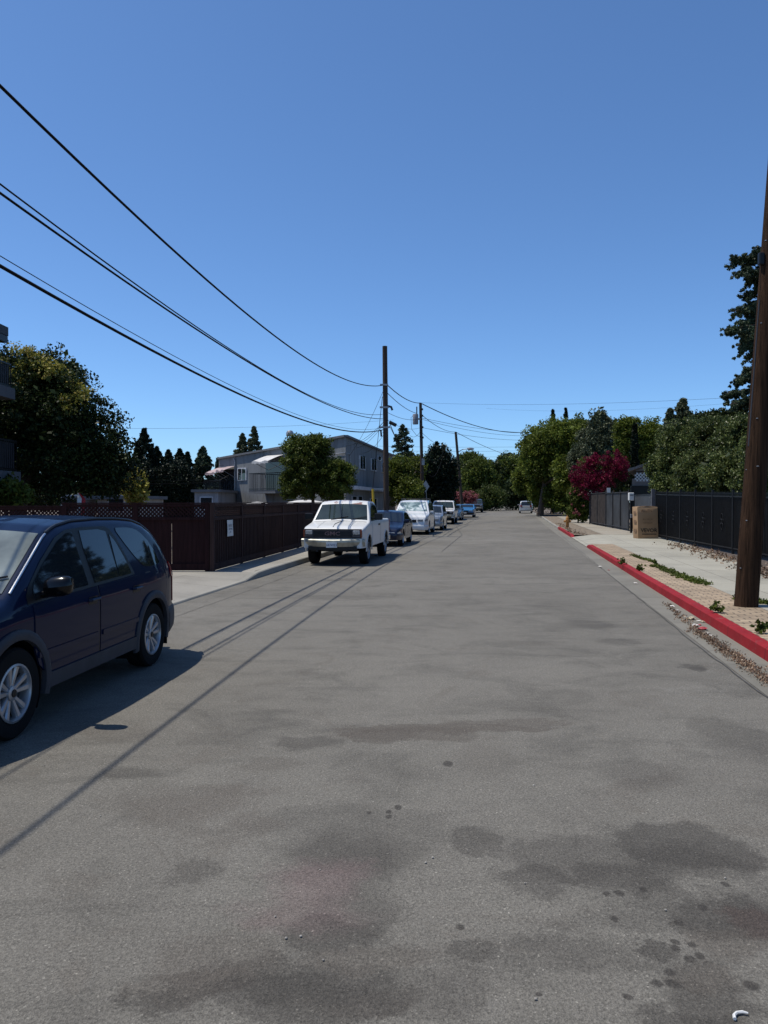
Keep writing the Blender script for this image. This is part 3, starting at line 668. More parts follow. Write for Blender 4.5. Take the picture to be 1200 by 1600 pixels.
# --- generic further cars ------------------------------------------------------
def lamp_pair(c, root, x, z0, z1, y0, y1, mt, name, front=True, off=.012):
    for sd in (1, -1):
        mb = MB(); s_ = 1 if front else -1
        mb.box((x, sd*(y0+y1)/2, (z0+z1)/2), (.06, y1-y0, z1-z0)); mb.build(name, mt, root, bevel=.012)
def plate(root, x, z, txt, front=True, w_=.31, h=.155):
    s_ = 1 if front else -1
    p = MB().box((x, 0, z), (.012, w_, h)).build('number_plate', M['whitepaint'], root)
    if txt:
        vs, fs = text_geo(txt, .085, .001)
        mb = MB(); mb.add([(x+s_*(.0075+v.z), s_*v.x, z-.01+v.y) for v in vs], fs); mb.build('plate_characters', mat('plate_blue', (.02, .03, .12), .6), p)
def pickup(name, label, front_mid, slope, col, group, H=1.80, detail=True, plate_txt=None, crew=False, bed_cover=False, W=.96, badge=None):
    d = Vector((-slope, -1, 0)).normalized(); L = 2.72
    mid = Vector((front_mid[0], front_mid[1], 0))-d*L
    root = thing(name, label, 'pickup truck', (mid.x, mid.y, gz(mid.y)), math.atan2(d.y, d.x), group=group, local=True)
    k = H-1.86
    if crew: cab0, cabr = -1.05, -.95
    else: cab0, cabr = -.42, -.32
    top = [(-2.62, 1.0), (-2.60, 1.26), (cab0-.09, 1.30), (cab0-.03, 1.32), (cab0+.02, 1.5), (cabr+.06, 1.78+k), (cabr+.2, 1.84+k), (.5, 1.86+k), (.72, 1.83+k), (.86, 1.77+k), (1.42, 1.27), (1.50, 1.235), (2.30, 1.12), (2.50, 1.065), (2.555, 1.0), (2.57, .8)]; q = W/.96
    c = Car(top, W, [(-2.6, 1.22), (-.4, 1.21), (1.4, 1.20), (2.6, 1.1)], -2.62, 2.57, sill=.50, tum=.24, wx=(1.62, -1.72), wr=.385, arch=.09, crown=.03, taper=(.93, .96), rad=.05, bed=(-2.54, cab0-.08, .45), tl=.5, bulge=.02)
    body = c.shell(col, root, 70 if detail else 44)
    MB().box((0, 0, .55), (4.9, 1.3, .3)).build('chassis', M['black'], root)
    for sd in (1, -1):
        xs = [cab0+.15, cab0+.3, 0, .4, .8, 1.05, 1.2]
        fr = [(cab0+.14, 1.25, 1.6+k), (cab0+.3, 1.245, 1.72+k), (.3, 1.24, 1.74+k), (.66, 1.235, 1.70+k), (.85, 1.23, 1.60+k), (1.18, 1.228, 1.34), (1.24, 1.226, 1.28)]
        c.side(fr, sd, .004, 6, False).build('window_frame', M['black'], root, smooth=30)
        if crew:
            c.side([(cab0+.2, 1.27, 1.6+k), (cab0+.3, 1.27, 1.69+k), (-.05, 1.27, 1.71+k)], sd, .01, 6).build('window', M['glass'], root, smooth=30)
            c.side([(.03, 1.27, 1.71+k), (.62, 1.265, 1.67+k), (.83, 1.26, 1.57+k), (1.12, 1.26, 1.33)], sd, .01, 6).build('window', M['glass'], root, smooth=30)
        else:
            c.side([(cab0+.18, 1.27, 1.6+k), (cab0+.32, 1.27, 1.69+k), (.3, 1.27, 1.71+k), (.64, 1.265, 1.67+k), (.83, 1.26, 1.57+k), (1.12, 1.26, 1.33)], sd, .01, 6).build('window', M['glass'], root, smooth=30)
        doors = [[(cab0+.16, .56), (1.06, .56)]] if not crew else [[(cab0+.16, .56), (-.03, .56)], [(.01, .56), (1.06, .56)]]
        for (xa, za), (xb, zb_) in doors:
            dr = c.side([(xa+(xb-xa)*i/6, za, 1.22) for i in range(7)], sd, .008, 6).build('door', col, root, smooth=30)
            mb = MB(); mb.box((xa+.14, sd*(c.half(xa, 1.1)+.02), 1.10), (.15, .03, .05)); mb.build('door_handle', M['black'], dr)
        # bed gap and mirror
        c.side([(cab0-.07, .56, 1.29), (cab0-.045, .56, 1.29)], sd, .004, 4, False).build('body_seam', M['black'], root)
        yb = c.half(1.0, 1.25)
        mb = MB(); mb.bar((1.02, sd*(yb-.02), 1.31), (1.02, sd*(yb+.10), 1.33), .04, .05); mb.box((1.03, sd*(yb+.20), 1.36), (.10, .24, .19))
        mb.build('door_mirror', M['black'], root, bevel=.025)
        for xw in c.wx: wheel(root, xw, sd*(W-.14), .385, sd, .25, 'steel', detail, rimcol=M['galv'])
        # arch lip
        for xw in c.wx:
            g = []
            for i in range(17):
                a = math.pi*i/16; row = []
                for rad_, o in ((.472, -.02), (.474, .014), (.505, .012), (.507, -.005)):
                    xx, zz = xw+rad_*math.cos(a), .385+rad_*math.sin(a); row.append((xx, sd*(c.half(xx, zz)+o), zz))
                g.append(row)
            MB().grid(g).build('wheel_arch_lip', col, root, smooth=40)
    ws = c.roof(.89, 1.40, .95, .006, 10, 10).build('windscreen', M['glass_light'], root, smooth=30)
    for y in (-.3, .3): MB().tube([(1.43, y, c.ztop(1.43, y)+.02), (1.33, y+.5 if y < 0 else y+.45, c.ztop(1.33, .5)+.03)], .012, 6).build('wiper', M['black'], ws)
    # nose: dark grille panel between lamps, chrome bumper
    xf = 2.575; zc = .905
    gr = MB().box((xf, 0, zc), (.05, 1.18*q, .20)).build('grille', M['black'], root, bevel=.01)
    for i in range(4): MB().box((xf+.03, 0, zc-.07+.045*i), (.012, 1.12*q, .008)).build('grille_bar', M['greytrim'], gr)
    MB().box((xf-.004, 0, zc), (.04, 1.80*q, .265)).build('grille_surround', M['greytrim'], root, bevel=.01)
    for sd in (1, -1):
        MB().box((xf+.01, sd*.735*q, zc+.035), (.05, .225*q, .125)).build('headlamp', M['lens'], root, bevel=.025)
        MB().box((xf+.012, sd*.735*q, zc-.078), (.05, .225*q, .05)).build('indicator_lamp', M['greytrim'], root, bevel=.01)
        MB().box((xf-.02, sd*.88*q, zc), (.09, .05, .20)).build('side_lamp', M['amber'], root, bevel=.01)
    g = []
    for j, (z, o) in enumerate(((.53, -.05), (.54, .0), (.60, .03), (.655, .05), (.66, .055), (.72, .055), (.745, .02), (.745, -.08))):
        g.append([(2.60+o+.05*(1-(y/.98)**2)-(.12 if abs(y) > .9 else 0), y*q, z+.015*abs(y)) for y in (-.99, -.93, -.6, -.3, 0, .3, .6, .93, .99)])
    MB().grid(g).build('bumper', mat('bumper_chrome_'+name, (.42, .42, .37), .38, .6, var=.3, scale=3), root, smooth=35)
    MB().box((2.60, 0, .50), (.06, 1.5*q, .10)).build('valance', M['black'], root)
    for y in (-.42, .42): MB().tube([(2.68, y, .43), (2.5, y, .43)], .035, 8).build('tow_hook', M['black'], root)
    plate(root, 2.715, .60, plate_txt)
    MB().box((-2.70, 0, .58), (.16, 1.9*q, .18)).build('bumper', M['chrome'], root, bevel=.02)
    for sd in (1, -1): MB().box((-2.625, sd*.88*q, 1.0), (.04, .12, .38)).build('tail_lamp', M['redlens'], root)
    if badge:
        vs, fs = text_geo(badge, .15, .008, True)
        MB().add([(xf+.045+v.z, v.x*1.35, zc+v.y) for v in vs], fs).build('grille_badge', mat('badge_dark_red', (.16, .09, .09), .4), gr)
    # bonnet crease lines
    for y in (-.46, .46): MB().tube([(x, y, c.ztop(x, y)+.003) for x in [1.5+.95*i/10 for i in range(11)]], .008, 5).build('bonnet_crease', col, root, smooth=True)
    MB().tube([(1.52, -.78, c.ztop(1.52, .78)+.0), (1.50, 0, c.ztop(1.50, 0)+.004), (1.52, .78, c.ztop(1.52, .78)+.0)], .010, 5).build('bonnet_gap', M['black'], root)
    if detail: MB().tube([(1.55, .05, c.ztop(1.55, .05)+.004), (2.0, -.05, c.ztop(2.0, -.05)+.004), (2.42, -.02, c.ztop(2.42, -.02)+.004)], .012, 5).build('bonnet_streak', M['greytrim'], root)
    st = MB()
    st.lathe([(.17, .0), (.185, .012), (.17, .024), (.155, .012), (.17, 0)], (0, 0, 0), 20, 'x')
    return root
wp = rustpaint('worn_white_paint', (.60, .60, .58), (.20, .085, .06), thr=.60)
KG = 'cars parked along the left kerb'
pickup('parked_pickup', 'old white pickup with worn roof paint and dark grille parked beside the brown fence', (-1.46, 21.35), .149, wp, KG, plate_txt='6B74953', badge='GMC', W=.885, H=1.85)
def passenger(name, label, cat, front_mid, slope, col, W, H, Lh, kind='suv', group=KG, face=1, detail=False, rack=False, wsmat=None, fascia=None):
    """face 1: nose towards the camera; -1: tail towards the camera"""
    d = Vector((-slope, -1, 0)).normalized()*face
    end = Vector((front_mid[0], front_mid[1], 0)); mid = end-d*Lh*face
    root = thing(name, label, cat, (mid.x, mid.y, gz(mid.y)), math.atan2(d.y, d.x), group=group, local=True)
    L = Lh; s = L/2.2
    if kind == 'suv':
        tp = [(-2.2, .6), (-2.18, .9), (-2.12, 1.02), (-1.98, 1.4), (-1.85, 1.58), (-1.5, 1.65), (-.4, 1.68), (.2, 1.66), (.5, 1.60), (1.15, 1.14), (1.22, 1.09), (1.95, .99), (2.12, .90), (2.18, .72), (2.2, .5)]; h0 = 1.68; bz = 1.04; wr = .35
        side1 = [(-1.75, .08, .40), (-1.6, .08, .46), (-.85, .06, .49)]; fw = [(-.0, .05, .50), (.2, .05, .48), (.42, .05, .43), (.95, .04, .12)]; rwin = [(-.78, .06, .49), (-.06, .05, .50)]; ws = (.54, 1.13); rear = (-2.11, -1.88)
    elif kind == 'sedan':
        tp = [(-2.2, .55), (-2.18, .85), (-2.1, .98), (-1.6, 1.03), (-1.5, 1.06), (-.95, 1.34), (-.6, 1.42), (-.1, 1.44), (.3, 1.40), (.45, 1.35), (1.1, .98), (1.2, .93), (1.9, .80), (2.1, .72), (2.18, .60), (2.2, .42)]; h0 = 1.44; bz = .92; wr = .32
        side1 = [(-1.25, .05, .12), (-1.0, .05, .27), (-.85, .05, .34)]; rwin = [(-.8, .05, .36), (-.5, .05, .41), (-.06, .05, .43)]; fw = [(0, .05, .43), (.2, .05, .41), (.38, .05, .35), (.85, .04, .08)]; ws = (.47, 1.08); rear = (-1.48, -.97)
    elif kind == 'coupe':
        tp = [(-2.2, .6), (-2.18, .9), (-2.1, .98), (-1.7, 1.0), (-.75, 1.30), (-.5, 1.34), (0, 1.36), (.2, 1.33), (.85, 1.02), (.95, .98), (2.0, .90), (2.14, .84), (2.2, .6)]; h0 = 1.36; bz = .95; wr = .33
        side1 = [(-1.1, .04, .14), (-.8, .04, .24), (-.6, .04, .29)]; rwin = [(-.55, .04, .30), (-.3, .04, .32)]; fw = [(-.25, .04, .32), (.1, .04, .31), (.65, .04, .07)]; ws = (.24, .83); rear = (-1.65, -.78)
    k = H/h0; tp = [(x*s, .5+(z-.5)*((H-.5)/(h0-.5)) if z > .5 else z) for x, z in tp]; bz = .5+(bz-.5)*((H-.5)/(h0-.5)); kz = (H-.5)/(h0-.5)
    c = Car(tp, W, [(-3, bz), (3, bz-.02)], -L, L, sill=.27, tum=.30, wx=(1.35*s, -1.3*s), wr=wr*(1.08 if H > 1.8 else 1), arch=.06, crown=.03, taper=(.80, .84), rad=.07, tl=.75)
    c.shell(col, root, 44)
    MB().box((0, 0, .5), (L*1.75, W*1.4, .4)).build('underbody', M['black'], root)
    for sd in (1, -1):
        for cols in (side1, rwin, fw):
            c.side([(x*s, bz+a*kz, bz+b*kz) for x, a, b in cols], sd, .008, 5).build('window', M['glass'], root, smooth=30)
        yb = c.half(.85*s, bz)
        MB().box((.85*s, sd*(yb+.09), bz+.08), (.09, .2, .13)).build('door_mirror', col, root, bevel=.03)
        for xa, xb in ((-.82*s, -.04*s), (.0, .85*s)):
            dr = c.side([(xa+(xb-xa)*i/4, .38, bz-.01) for i in range(5)], sd, .006, 5).build('door', col, root, smooth=30)
            MB().box((xa+.13, sd*(c.half(xa, bz-.12)+.015), bz-.12), (.15, .03, .03)).build('door_handle', col, dr)
        for xw in c.wx: wheel(root, xw, sd*(W-.12), c.wr, sd, .21, 'five', detail)
        if rack: MB().tube([(x, sd*(c.wt(x)-.06), c.ztop(x, 0)+.05) for x in [-1.6*s+1.9*s*i/8 for i in range(9)]], .018, 6).build('roof_rail', M['black'], root, smooth=True)
    if rack:
        for x in (-1.1*s, -.1*s): MB().tube([(x, -W+.22, H+.06), (x, W-.22, H+.06)], .018, 6).build('roof_bar', M['black'], root, smooth=True)
    c.roof(ws[0]*s, ws[1]*s, .93, .006, 8, 8).build('windscreen', wsmat or M['glass'], root, smooth=30)
    g = [[(x-.012, y*(c.wt(x)-.12), c.ztop(x, y*(c.wt(x)-.12))+.008) for y in (-1, -.5, 0, .5, 1)] for x in [rear[0]*s+(rear[1]-rear[0])*s*i/5 for i in range(6)]]
    MB().grid(g).build('rear_window', M['glass'], root, smooth=30)
    hz = c.T(2.12*s)-.14
    lamp = MB(); 
    for sd in (1, -1):
        c.side([(1.92*s, hz-.05, hz+.06), (2.05*s, hz-.07, hz+.06), (2.15*s, hz-.07, hz+.02)], sd, .012, 4).build('headlamp', M['lens'], root, smooth=30)
        MB().box((2.185*s, sd*(W*.58), hz-.02), (.06, W*.30, .11)).build('headlamp', M['lens'], root, bevel=.02)
        c.side([(-2.165*s, .85, 1.02 if kind != 'suv' else 1.15), (-2.05*s, .85, 1.02 if kind != 'suv' else 1.15)], sd, .012, 4).build('tail_lamp', M['redlens'], root, smooth=30)
        MB().box((-2.19*s, sd*W*.66, .92), (.05, W*.2, .22)).build('tail_lamp', M['redlens'], root, bevel=.02)
    MB().box((2.205*s, 0, hz-.06), (.05, W*.75, .15)).build('grille', M['black'], root, bevel=.02)
    MB().box((2.215*s, 0, .42), (.05, W*1.1, .14)).build('lower_grille', M['black'], root, bevel=.03)
    c.wrap(.30, .56, 1.75*s, True, .02, bulge=.05).build('bumper', fascia or col, root, smooth=40)
    c.wrap(.30, .60, -1.75*s, False, .02, bulge=.05).build('bumper', fascia or col, root, smooth=40)
    plate(root, 2.285*s, .50, None); plate(root, -2.29*s, .55, None, front=False)
    return root
def sunshade():
    m, nt, bs = newmat('windscreen_with_silver_sunshade'); v = coords(nt)
    col = ramp(nt, noise(nt, v, 2.2, 2, 0.5, .6), [(0.40, (.10, .15, .16)), (0.5, (.28, .36, .37)), (0.60, (.60, .64, .64))])
    nt.links.new(col, bs.inputs['Base Color']); bs.inputs['Roughness'].default_value = .08; bs.inputs['Specular IOR Level'].default_value = .6
    return m
passenger('parked_sedan', 'dark blue sedan tucked behind the old white pickup', 'car', (-.22, 30.6), .15, mat('navy_paint', (.005, .009, .028), .3, var=.05, coat=.5, spec=.2), .90, 1.44, 2.35, 'sedan')
passenger('parked_suv', 'large white SUV with roof rails and silver windscreen sunshade', 'car', (1.38, 41.6), .155, paint('white_gloss_paint', (.62, .63, .63)), 1.0, 1.92, 2.5, 'suv', rack=True, wsmat=sunshade())
passenger('parked_suv', 'small silver SUV parked between the two white vehicles further along', 'car', (2.75, 47.8), .16, paint('silver_blue_paint', (.22, .25, .29), metal=.4), .89, 1.62, 2.15, 'suv')
pickup('parked_pickup', 'white crew cab pickup parked ahead of the blue coupe', (4.55, 60.6), .16, paint('white_paint_gloss', (.6, .6, .6)), KG, H=1.90, detail=False, crew=True)
passenger('parked_hatchback', 'dark blue car mostly hidden behind the white crew cab pickup', 'car', (6.2, 70.5), .17, paint('mid_blue_paint', (.02, .05, .10)), .88, 1.5, 2.1, 'sedan')
passenger('parked_coupe', 'bright blue coupe with black bonnet scoop and dark bumper', 'car', (8.5, 80.5), .17, paint('bright_blue_paint', (.02, .15, .36)), .93, 1.40, 2.3, 'coupe', fascia=M['black'])
pickup('parked_pickup', 'dark grey pickup farthest along the left kerb', (12.6, 106), .16, paint('dark_grey_paint', (.03, .032, .038)), KG, H=1.88, detail=False, crew=True)
passenger('parked_suv', 'silver SUV seen from behind, alone at the right side of the far road', 'car', (18.7, 101), .16, paint('silver_paint', (.36, .36, .35), metal=.3), .90, 1.66, 2.2, 'suv', group='cars parked along the right kerb', face=-1)
# ------------------------------------------------------------------ fences and buildings
def woodmat(name, c):
    m, nt, bs = newmat(name); v = coords(nt)
    mp = N(nt, 'ShaderNodeMapping'); mp.inputs['Scale'].default_value = (9, 9, 0.7); nt.links.new(v, mp.inputs[0])
    n = noise(nt, mp.outputs[0], 2.0, 6, 0.65, 0.4)
    col = ramp(nt, n, [(0.3, tuple(k*0.55 for k in c)), (0.55, c), (0.8, tuple(k*1.45 for k in c))])
    nt.links.new(col, bs.inputs['Base Color']); bs.inputs['Roughness'].default_value = 0.85; bs.inputs['Specular IOR Level'].default_value = .12
    bump(nt, bs, n, 0.3, 0.01); return m
M['fencewood'] = woodmat('dark_brown_stained_wood', (0.050, 0.028, 0.024))
M['fencewood2'] = woodmat('dark_maroon_stained_wood', (0.026, 0.010, 0.010))
ZP = 0.145
def lattice(mb, a, b, z0, z1, step=0.095, w_=0.035, t=0.010):
    a, b = Vector(a), Vector(b); d = (b-a); L = d.length; d.normalize(); h = z1-z0; nrm = Vector((-d.y, d.x, 0))
    for sgn, o in ((1, 0.006), (-1, -0.006)):
        n = int((L+h)/step)+1
        for i in range(n):
            s0 = -h+i*step if sgn > 0 else i*step
            p = [(s0, 0), (s0+sgn*h, h)]
            # clip to 0..L
            (u0, w0), (u1, w1) = p
            pts = []
            lo, hi = sorted((u0, u1))
            if hi <= 0 or lo >= L: continue
            def at(u): return w0+(w1-w0)*(u-u0)/(u1-u0)
            ua, ub = max(0, lo), min(L, hi)
            p0 = a+d*ua+nrm*o; p0.z = z0+at(ua); p1 = a+d*ub+nrm*o; p1.z = z0+at(ub)
            if (p1-p0).length > 0.03: mb.bar(p0, p1, t, w_, up=(0, 0, 1))
def fence_run(name, label, a, b, ztop, zfoot, nbay, style, mt, group=None, slat=0.135):
    a, b = Vector(a), Vector(b); root = thing(name, label, 'fence', (a.x, a.y, zfoot), group=group)
    d = (b-a); L = d.length; d.normalize(); nrm = Vector((d.y, -d.x, 0))
    if nrm.x < 0 and style == 'street': nrm = -nrm
    if nrm.y > 0 and style != 'street': nrm = -nrm
    zt = ztop; lat0 = zt-0.36
    for k in range(nbay+1):
        p = a+d*(L*k/nbay); MB().box((p.x, p.y, (zfoot+zt+0.02)/2), (.10, .10, zt+0.02-zfoot), Matrix.Rotation(math.atan2(d.y, d.x), 3, 'Z')).build('post', mt, root)
    for k in range(nbay):
        p0 = a+d*(L*k/nbay+.05); p1 = a+d*(L*(k+1)/nbay-.05); bl = (p1-p0).length
        pn = MB()
        bk = nrm*-0.012
        q0, q1 = p0+bk, p1+bk
        # backing boards
        mb = pn; nb = max(1, int(bl/0.15)); 
        for i in range(nb):
            u0, u1 = p0+d*(bl*i/nb+.001)+bk, p0+d*(bl*(i+1)/nb-(.001 if random.random() > .05 else .014))+bk
            mb.bar((u0.x, u0.y, (zfoot+.12+lat0)/2), (u1.x, u1.y, (zfoot+.12+lat0)/2), .018, lat0-zfoot-.12)
        pn.build('board_panel', mt, root)
        if style == 'street':
            sb = MB(); nb = int(bl/slat)
            for i in range(nb):
                u0 = p0+d*(bl*(i+.5)/nb)+nrm*0.012
                sb.box((u0.x, u0.y, (zfoot+.16+lat0)/2), (.062, .024, lat0-zfoot-.16), Matrix.Rotation(math.atan2(d.y, d.x), 3, 'Z'))
            sb.build('batten_panel', mt, root)
        for z, h, nm in ((zfoot+.10, .16, 'kick_board'), (lat0+.02, .07, 'rail'), (zt-.02, .06, 'top_rail')):
            u0, u1 = p0+nrm*.02, p1+nrm*.02
            MB().bar((u0.x, u0.y, z), (u1.x, u1.y, z), .045, h).build(nm, mt, root)
        lb = MB(); lattice(lb, (p0.x, p0.y, 0), (p1.x, p1.y, 0), lat0+.05, zt-.04); lb.build('lattice_panel', mt, root)
    u0, u1 = a-d*.05, b+d*.05
    MB().bar((u0.x, u0.y, zt+.03), (u1.x, u1.y, zt+.03), .13, .03).build('cap_board', mt, root)
    return root
random.seed(3)
C0 = (fl(18.3), 18.3, 0)
fence_run('wooden_fence', 'brown battened fence with lattice top running along the pavement behind the white pickup', C0, (fl(36.5), 36.5, 0), 1.735, ZP, 8, 'street', M['fencewood'])
fence_run('wooden_fence', 'dark maroon lattice topped fence facing the camera between the blue SUV and the fence corner', (-7.6, 18.3, 0), (C0[0]-.12, 18.3, 0), 1.735, ZP, 2, 'front', M['fencewood2'])
fence_run('wooden_fence', 'long dark lattice topped fence behind the roof of the blue SUV', (-16, 19.2, 0), (-7.75, 18.5, 0), 1.66, ZP, 4, 'front', M['fencewood2'])
# paper notice on the first street bay
root = thing('paper_notice', 'white paper notice pinned on the brown fence', 'notice', (fl(19.35)+.05, 19.35, .7))
d = Vector((.108, 1, 0)).normalized(); nrm = Vector((1, -.108, 0)).normalized()
pc = P(361.5, 825, 19.45); pc = Vector((fl(19.45)+.055, 19.45, pc.z))
def onplane(u, v, o): return pc+d*u+Vector((0, 0, v))+nrm*o
sh = MB(); rows = [[onplane(-.24+.48*i/6, -.205+.41*j/4, .012+.006*math.sin(i*1.3+j)) for i in range(7)] for j in range(5)]
sheet_ = sh.grid(rows).build('paper_sheet', M['whitepaint'], root)
ink = mat('faded_ink', (.28, .28, .30), .8)
for s, z, sz in (('NOTICE', .06, .085), ('No Parking', -.02, .06), ('private', -.10, .045)):
    vs, fs = text_geo(s, sz, .001)
    MB().add([onplane(v.x, z+v.y, .024+v.z) for v in vs], fs).build('handwriting', ink, sheet_)

# stucco two storey apartment block behind the brown fence -------------------------
def stucco(name, c, streak=1.0):
    m, nt, bs = newmat(name); v = coords(nt)
    mp = N(nt, 'ShaderNodeMapping'); mp.inputs['Scale'].default_value = (1.2, 1.2, 0.25); nt.links.new(v, mp.inputs[0])
    n = noise(nt, mp.outputs[0], 1.6, 6, 0.7, 0.8)
    col = ramp(nt, n, [(0.3, tuple(k*(1-.38*streak) for k in c)), (0.5, c), (0.75, tuple(k*1.18 for k in c))])
    nt.links.new(col, bs.inputs['Base Color']); bs.inputs['Roughness'].default_value = 0.9
    bump(nt, bs, noise(nt, v, 25, 5), 0.3, 0.01); return m
M['stucco'] = stucco('weathered_grey_stucco', (.165, .172, .178), 1.3); M['stucco_d'] = stucco('dark_grey_stucco', (.12, .125, .135), .5)
A = P(540, 682, 50); B = P(342, 717, 60); C_ = P(613, 712, 70)     # corner, left end, street end (top edge points)
root = thing('apartment_building', 'two storey grey stucco apartment block with awnings and balconies behind the brown fence', 'building', (A.x, A.y, 0))
E = B+(C_-A)
def wallface(mb, p, q, zp0, zq0, zp1, zq1, th=.25, flip=1):
    p, q = Vector(p), Vector(q); d = (q-p).normalized(); n = Vector((d.y, -d.x, 0))*flip*-th
    vs = [(p.x, p.y, zp0), (q.x, q.y, zq0), (q.x, q.y, zq1), (p.x, p.y, zp1)]
    vs += [(x+n.x, y+n.y, z) for x, y, z in vs]
    mb.add(vs, [(0,1,2,3), (7,6,5,4), (0,4,5,1), (1,5,6,2), (2,6,7,3), (3,7,4,0)])
def prism(mb, ring, z0, zt):
    n = len(ring); vs = [(x, y, z0) for x, y in ring]+[(x, y, z) for (x, y), z in zip(ring, zt)]
    mb.add(vs, [tuple(range(n-1, -1, -1)), tuple(range(n, 2*n))]+[(i, (i+1) % n, n+(i+1) % n, n+i) for i in range(n)])
mb = MB(); prism(mb, [(B.x, B.y), (A.x, A.y), (C_.x, C_.y), (E.x, E.y)], 0, [B.z, A.z, C_.z, E.z]); mb.build('wall', M['stucco'], root)
dL = (B-A); dL.z = 0; LL = dL.length; dL.normalize(); nL = Vector((dL.y, -dL.x, 0))
if nL.y > 0: nL = -nL
dR = (C_-A); dR.z = 0; LR = dR.length; dR.normalize(); nR = Vector((dR.y, -dR.x, 0))
if nR.x < 0: nR = -nR
def onwall(px, base, d, n, o=0.0):
    """horizontal place on the wall line seen at pixel column px"""
    k = (px-600)/F; t = (k*base.y-base.x)/(d.x-k*d.y); return base+d*t+n*o
def wz(py, p): return CAMH+(784-py)/F*p.y
def wallpanel(px0, px1, py0, py1, base, d, n, o, th, name, mt, parent, bev=0):
    a, b = onwall(px0, base, d, n, o), onwall(px1, base, d, n, o)
    z1, z0 = wz(py0, a), wz(py1, a); mb = MB()
    a = Vector((a.x, a.y, (z0+z1)/2)); b = Vector((b.x, b.y, (z0+z1)/2))
    mb.bar(a, b, th, z1-z0); return mb.build(name, mt, parent, bevel=bev)
pa = MB(); 
for (p, q, n) in ((A, B, nL), (A, C_, nR)):
    a, b = p+n*.04, q+n*.04; pa.bar((a.x, a.y, a.z+.03), (b.x, b.y, b.z+.03), .22, .14)
pa.build('parapet', M['stucco_d'], root)
# street side face darker panel skin, ledge, windows
wallpanel(541.2, 612, 682, 684, A, dR, nR, .02, .02, 'trim', M['stucco_d'], root)
lg = MB(); a, b = onwall(541, A, dR, nR, .35), onwall(616, A, dR, nR, .35)
lg.bar((a.x, a.y, 2.72), (b.x, b.y, 2.72), .7, .22); lg.build('ledge', mat('pale_ledge_paint', (.42, .42, .44), .7), root)
M['wframe'] = mat('white_window_frame', (.5, .5, .52), .5)
def window(px0, px1, py0, py1, base, d, n, split=True, label=None):
    fr = wallpanel(px0, px1, py0, py1, base, d, n, .03, .08, 'window', M['wframe'], root)
    if label: fr['label'] = label
    w_ = px1-px0; h = py1-py0; e = max(.6, w_*.09)
    mid = (px0+px1)/2
    if split:
        wallpanel(px0+e, mid-e*.4, py0+e, py1-e, base, d, n, .065, .03, 'pane', M['glass'], fr)
        wallpanel(mid+e*.4, px1-e, py0+e, py1-e, base, d, n, .065, .03, 'pane', M['glass_light'], fr)
    else: wallpanel(px0+e, px1-e, py0+e, py1-e, base, d, n, .065, .03, 'pane', M['glass'], fr)
window(561, 570, 711.5, 733, A, dR, nR); window(579, 587.5, 716, 735, A, dR, nR); window(589.5, 595, 712, 719, A, dR, nR, False); window(595.5, 601, 722, 738, A, dR, nR, False)
window(549, 556, 775, 792, A, dR, nR, False); window(558, 565, 775, 792, A, dR, nR, False); window(577, 588, 778, 800, A, dR, nR)
wallpanel(604, 616, 770, 800, A, dR, nR, .05, .1, 'garage_door', M['black'], root)
window(372, 386, 731.5, 751, A, dL, nL)
# downpipe, conduits
a = onwall(368.5, A, dL, nL, .08); MB().tube([(a.x, a.y, .2), (a.x, a.y, wz(719, a)-.1), (a.x-.1, a.y, wz(716, a))], .06, 8).build('downpipe', M['galv'], root, smooth=True)
a = onwall(526, A, dL, nL, .06); b = onwall(539.5, A, dL, nL, .06); c_ = onwall(546, A, dR, nR, .06)
MB().tube([(a.x, a.y, 4.95), (b.x, b.y, 5.0), (c_.x, c_.y, 4.98), (c_.x, c_.y, 4.0)], .035, 6).build('conduit', M['galv'], root)
a = onwall(436, A, dL, nL, -1.0); MB().lathe([(.28, .4), (.28, .62), (.18, .78), (.001, .82)], (a.x, a.y, a.z+.1), 14).build('roof_vent', M['galv'], root, smooth=True)
# dark recess + railing + awning for the two balconies
cloth_w = mat('white_awning_cloth', (.50, .49, .48), .8, var=.12); cloth_p = mat('faded_pink_awning_cloth', (.38, .29, .29), .8, var=.2)
def balcony(px0, px1, pyf, pyr, proj, mt_rail):
    a, b = onwall(px0, A, dL, nL, 0), onwall(px1, A, dL, nL, 0)
    zf, zr = wz(pyf, a), wz(pyr, a)
    bc = MB(); m_ = (a+b)/2+nL*proj/2
    bc.bar((a.x+nL.x*proj/2, a.y+nL.y*proj/2, zf), (b.x+nL.x*proj/2, b.y+nL.y*proj/2, zf), proj, .22)
    bal = bc.build('balcony', M['stucco_d'], root)
    wallpanel(px0+2, px1-2, pyr-18, pyf, A, dL, nL, .02, .06, 'balcony_door', M['glass'], bal)
    rl = MB(); a2, b2 = a+nL*proj, b+nL*proj
    for z in (zr, zf+.2): rl.bar((a2.x, a2.y, z), (b2.x, b2.y, z), .05, .05)
    L = (b2-a2).length
    for i in range(int(L/.13)+1):
        p = a2+(b2-a2)*(i*.13/L); rl.box((p.x, p.y, (zf+zr)/2), (.022, .022, zr-zf))
    for e, e2 in ((a, a2), (b, b2)):
        rl.bar((e.x, e.y, zr), (e2.x, e2.y, zr), .05, .05)
        for i in range(1, 8):
            p = e+(e2-e)*(i/8); rl.box((p.x, p.y, (zf+zr)/2), (.022, .022, zr-zf))
    rl.build('railing', mt_rail, bal); return bal
balcony(341, 368, 781, 752, 1.3, M['black']); balcony(414, 455, 769, 741, 1.4, M['black'])
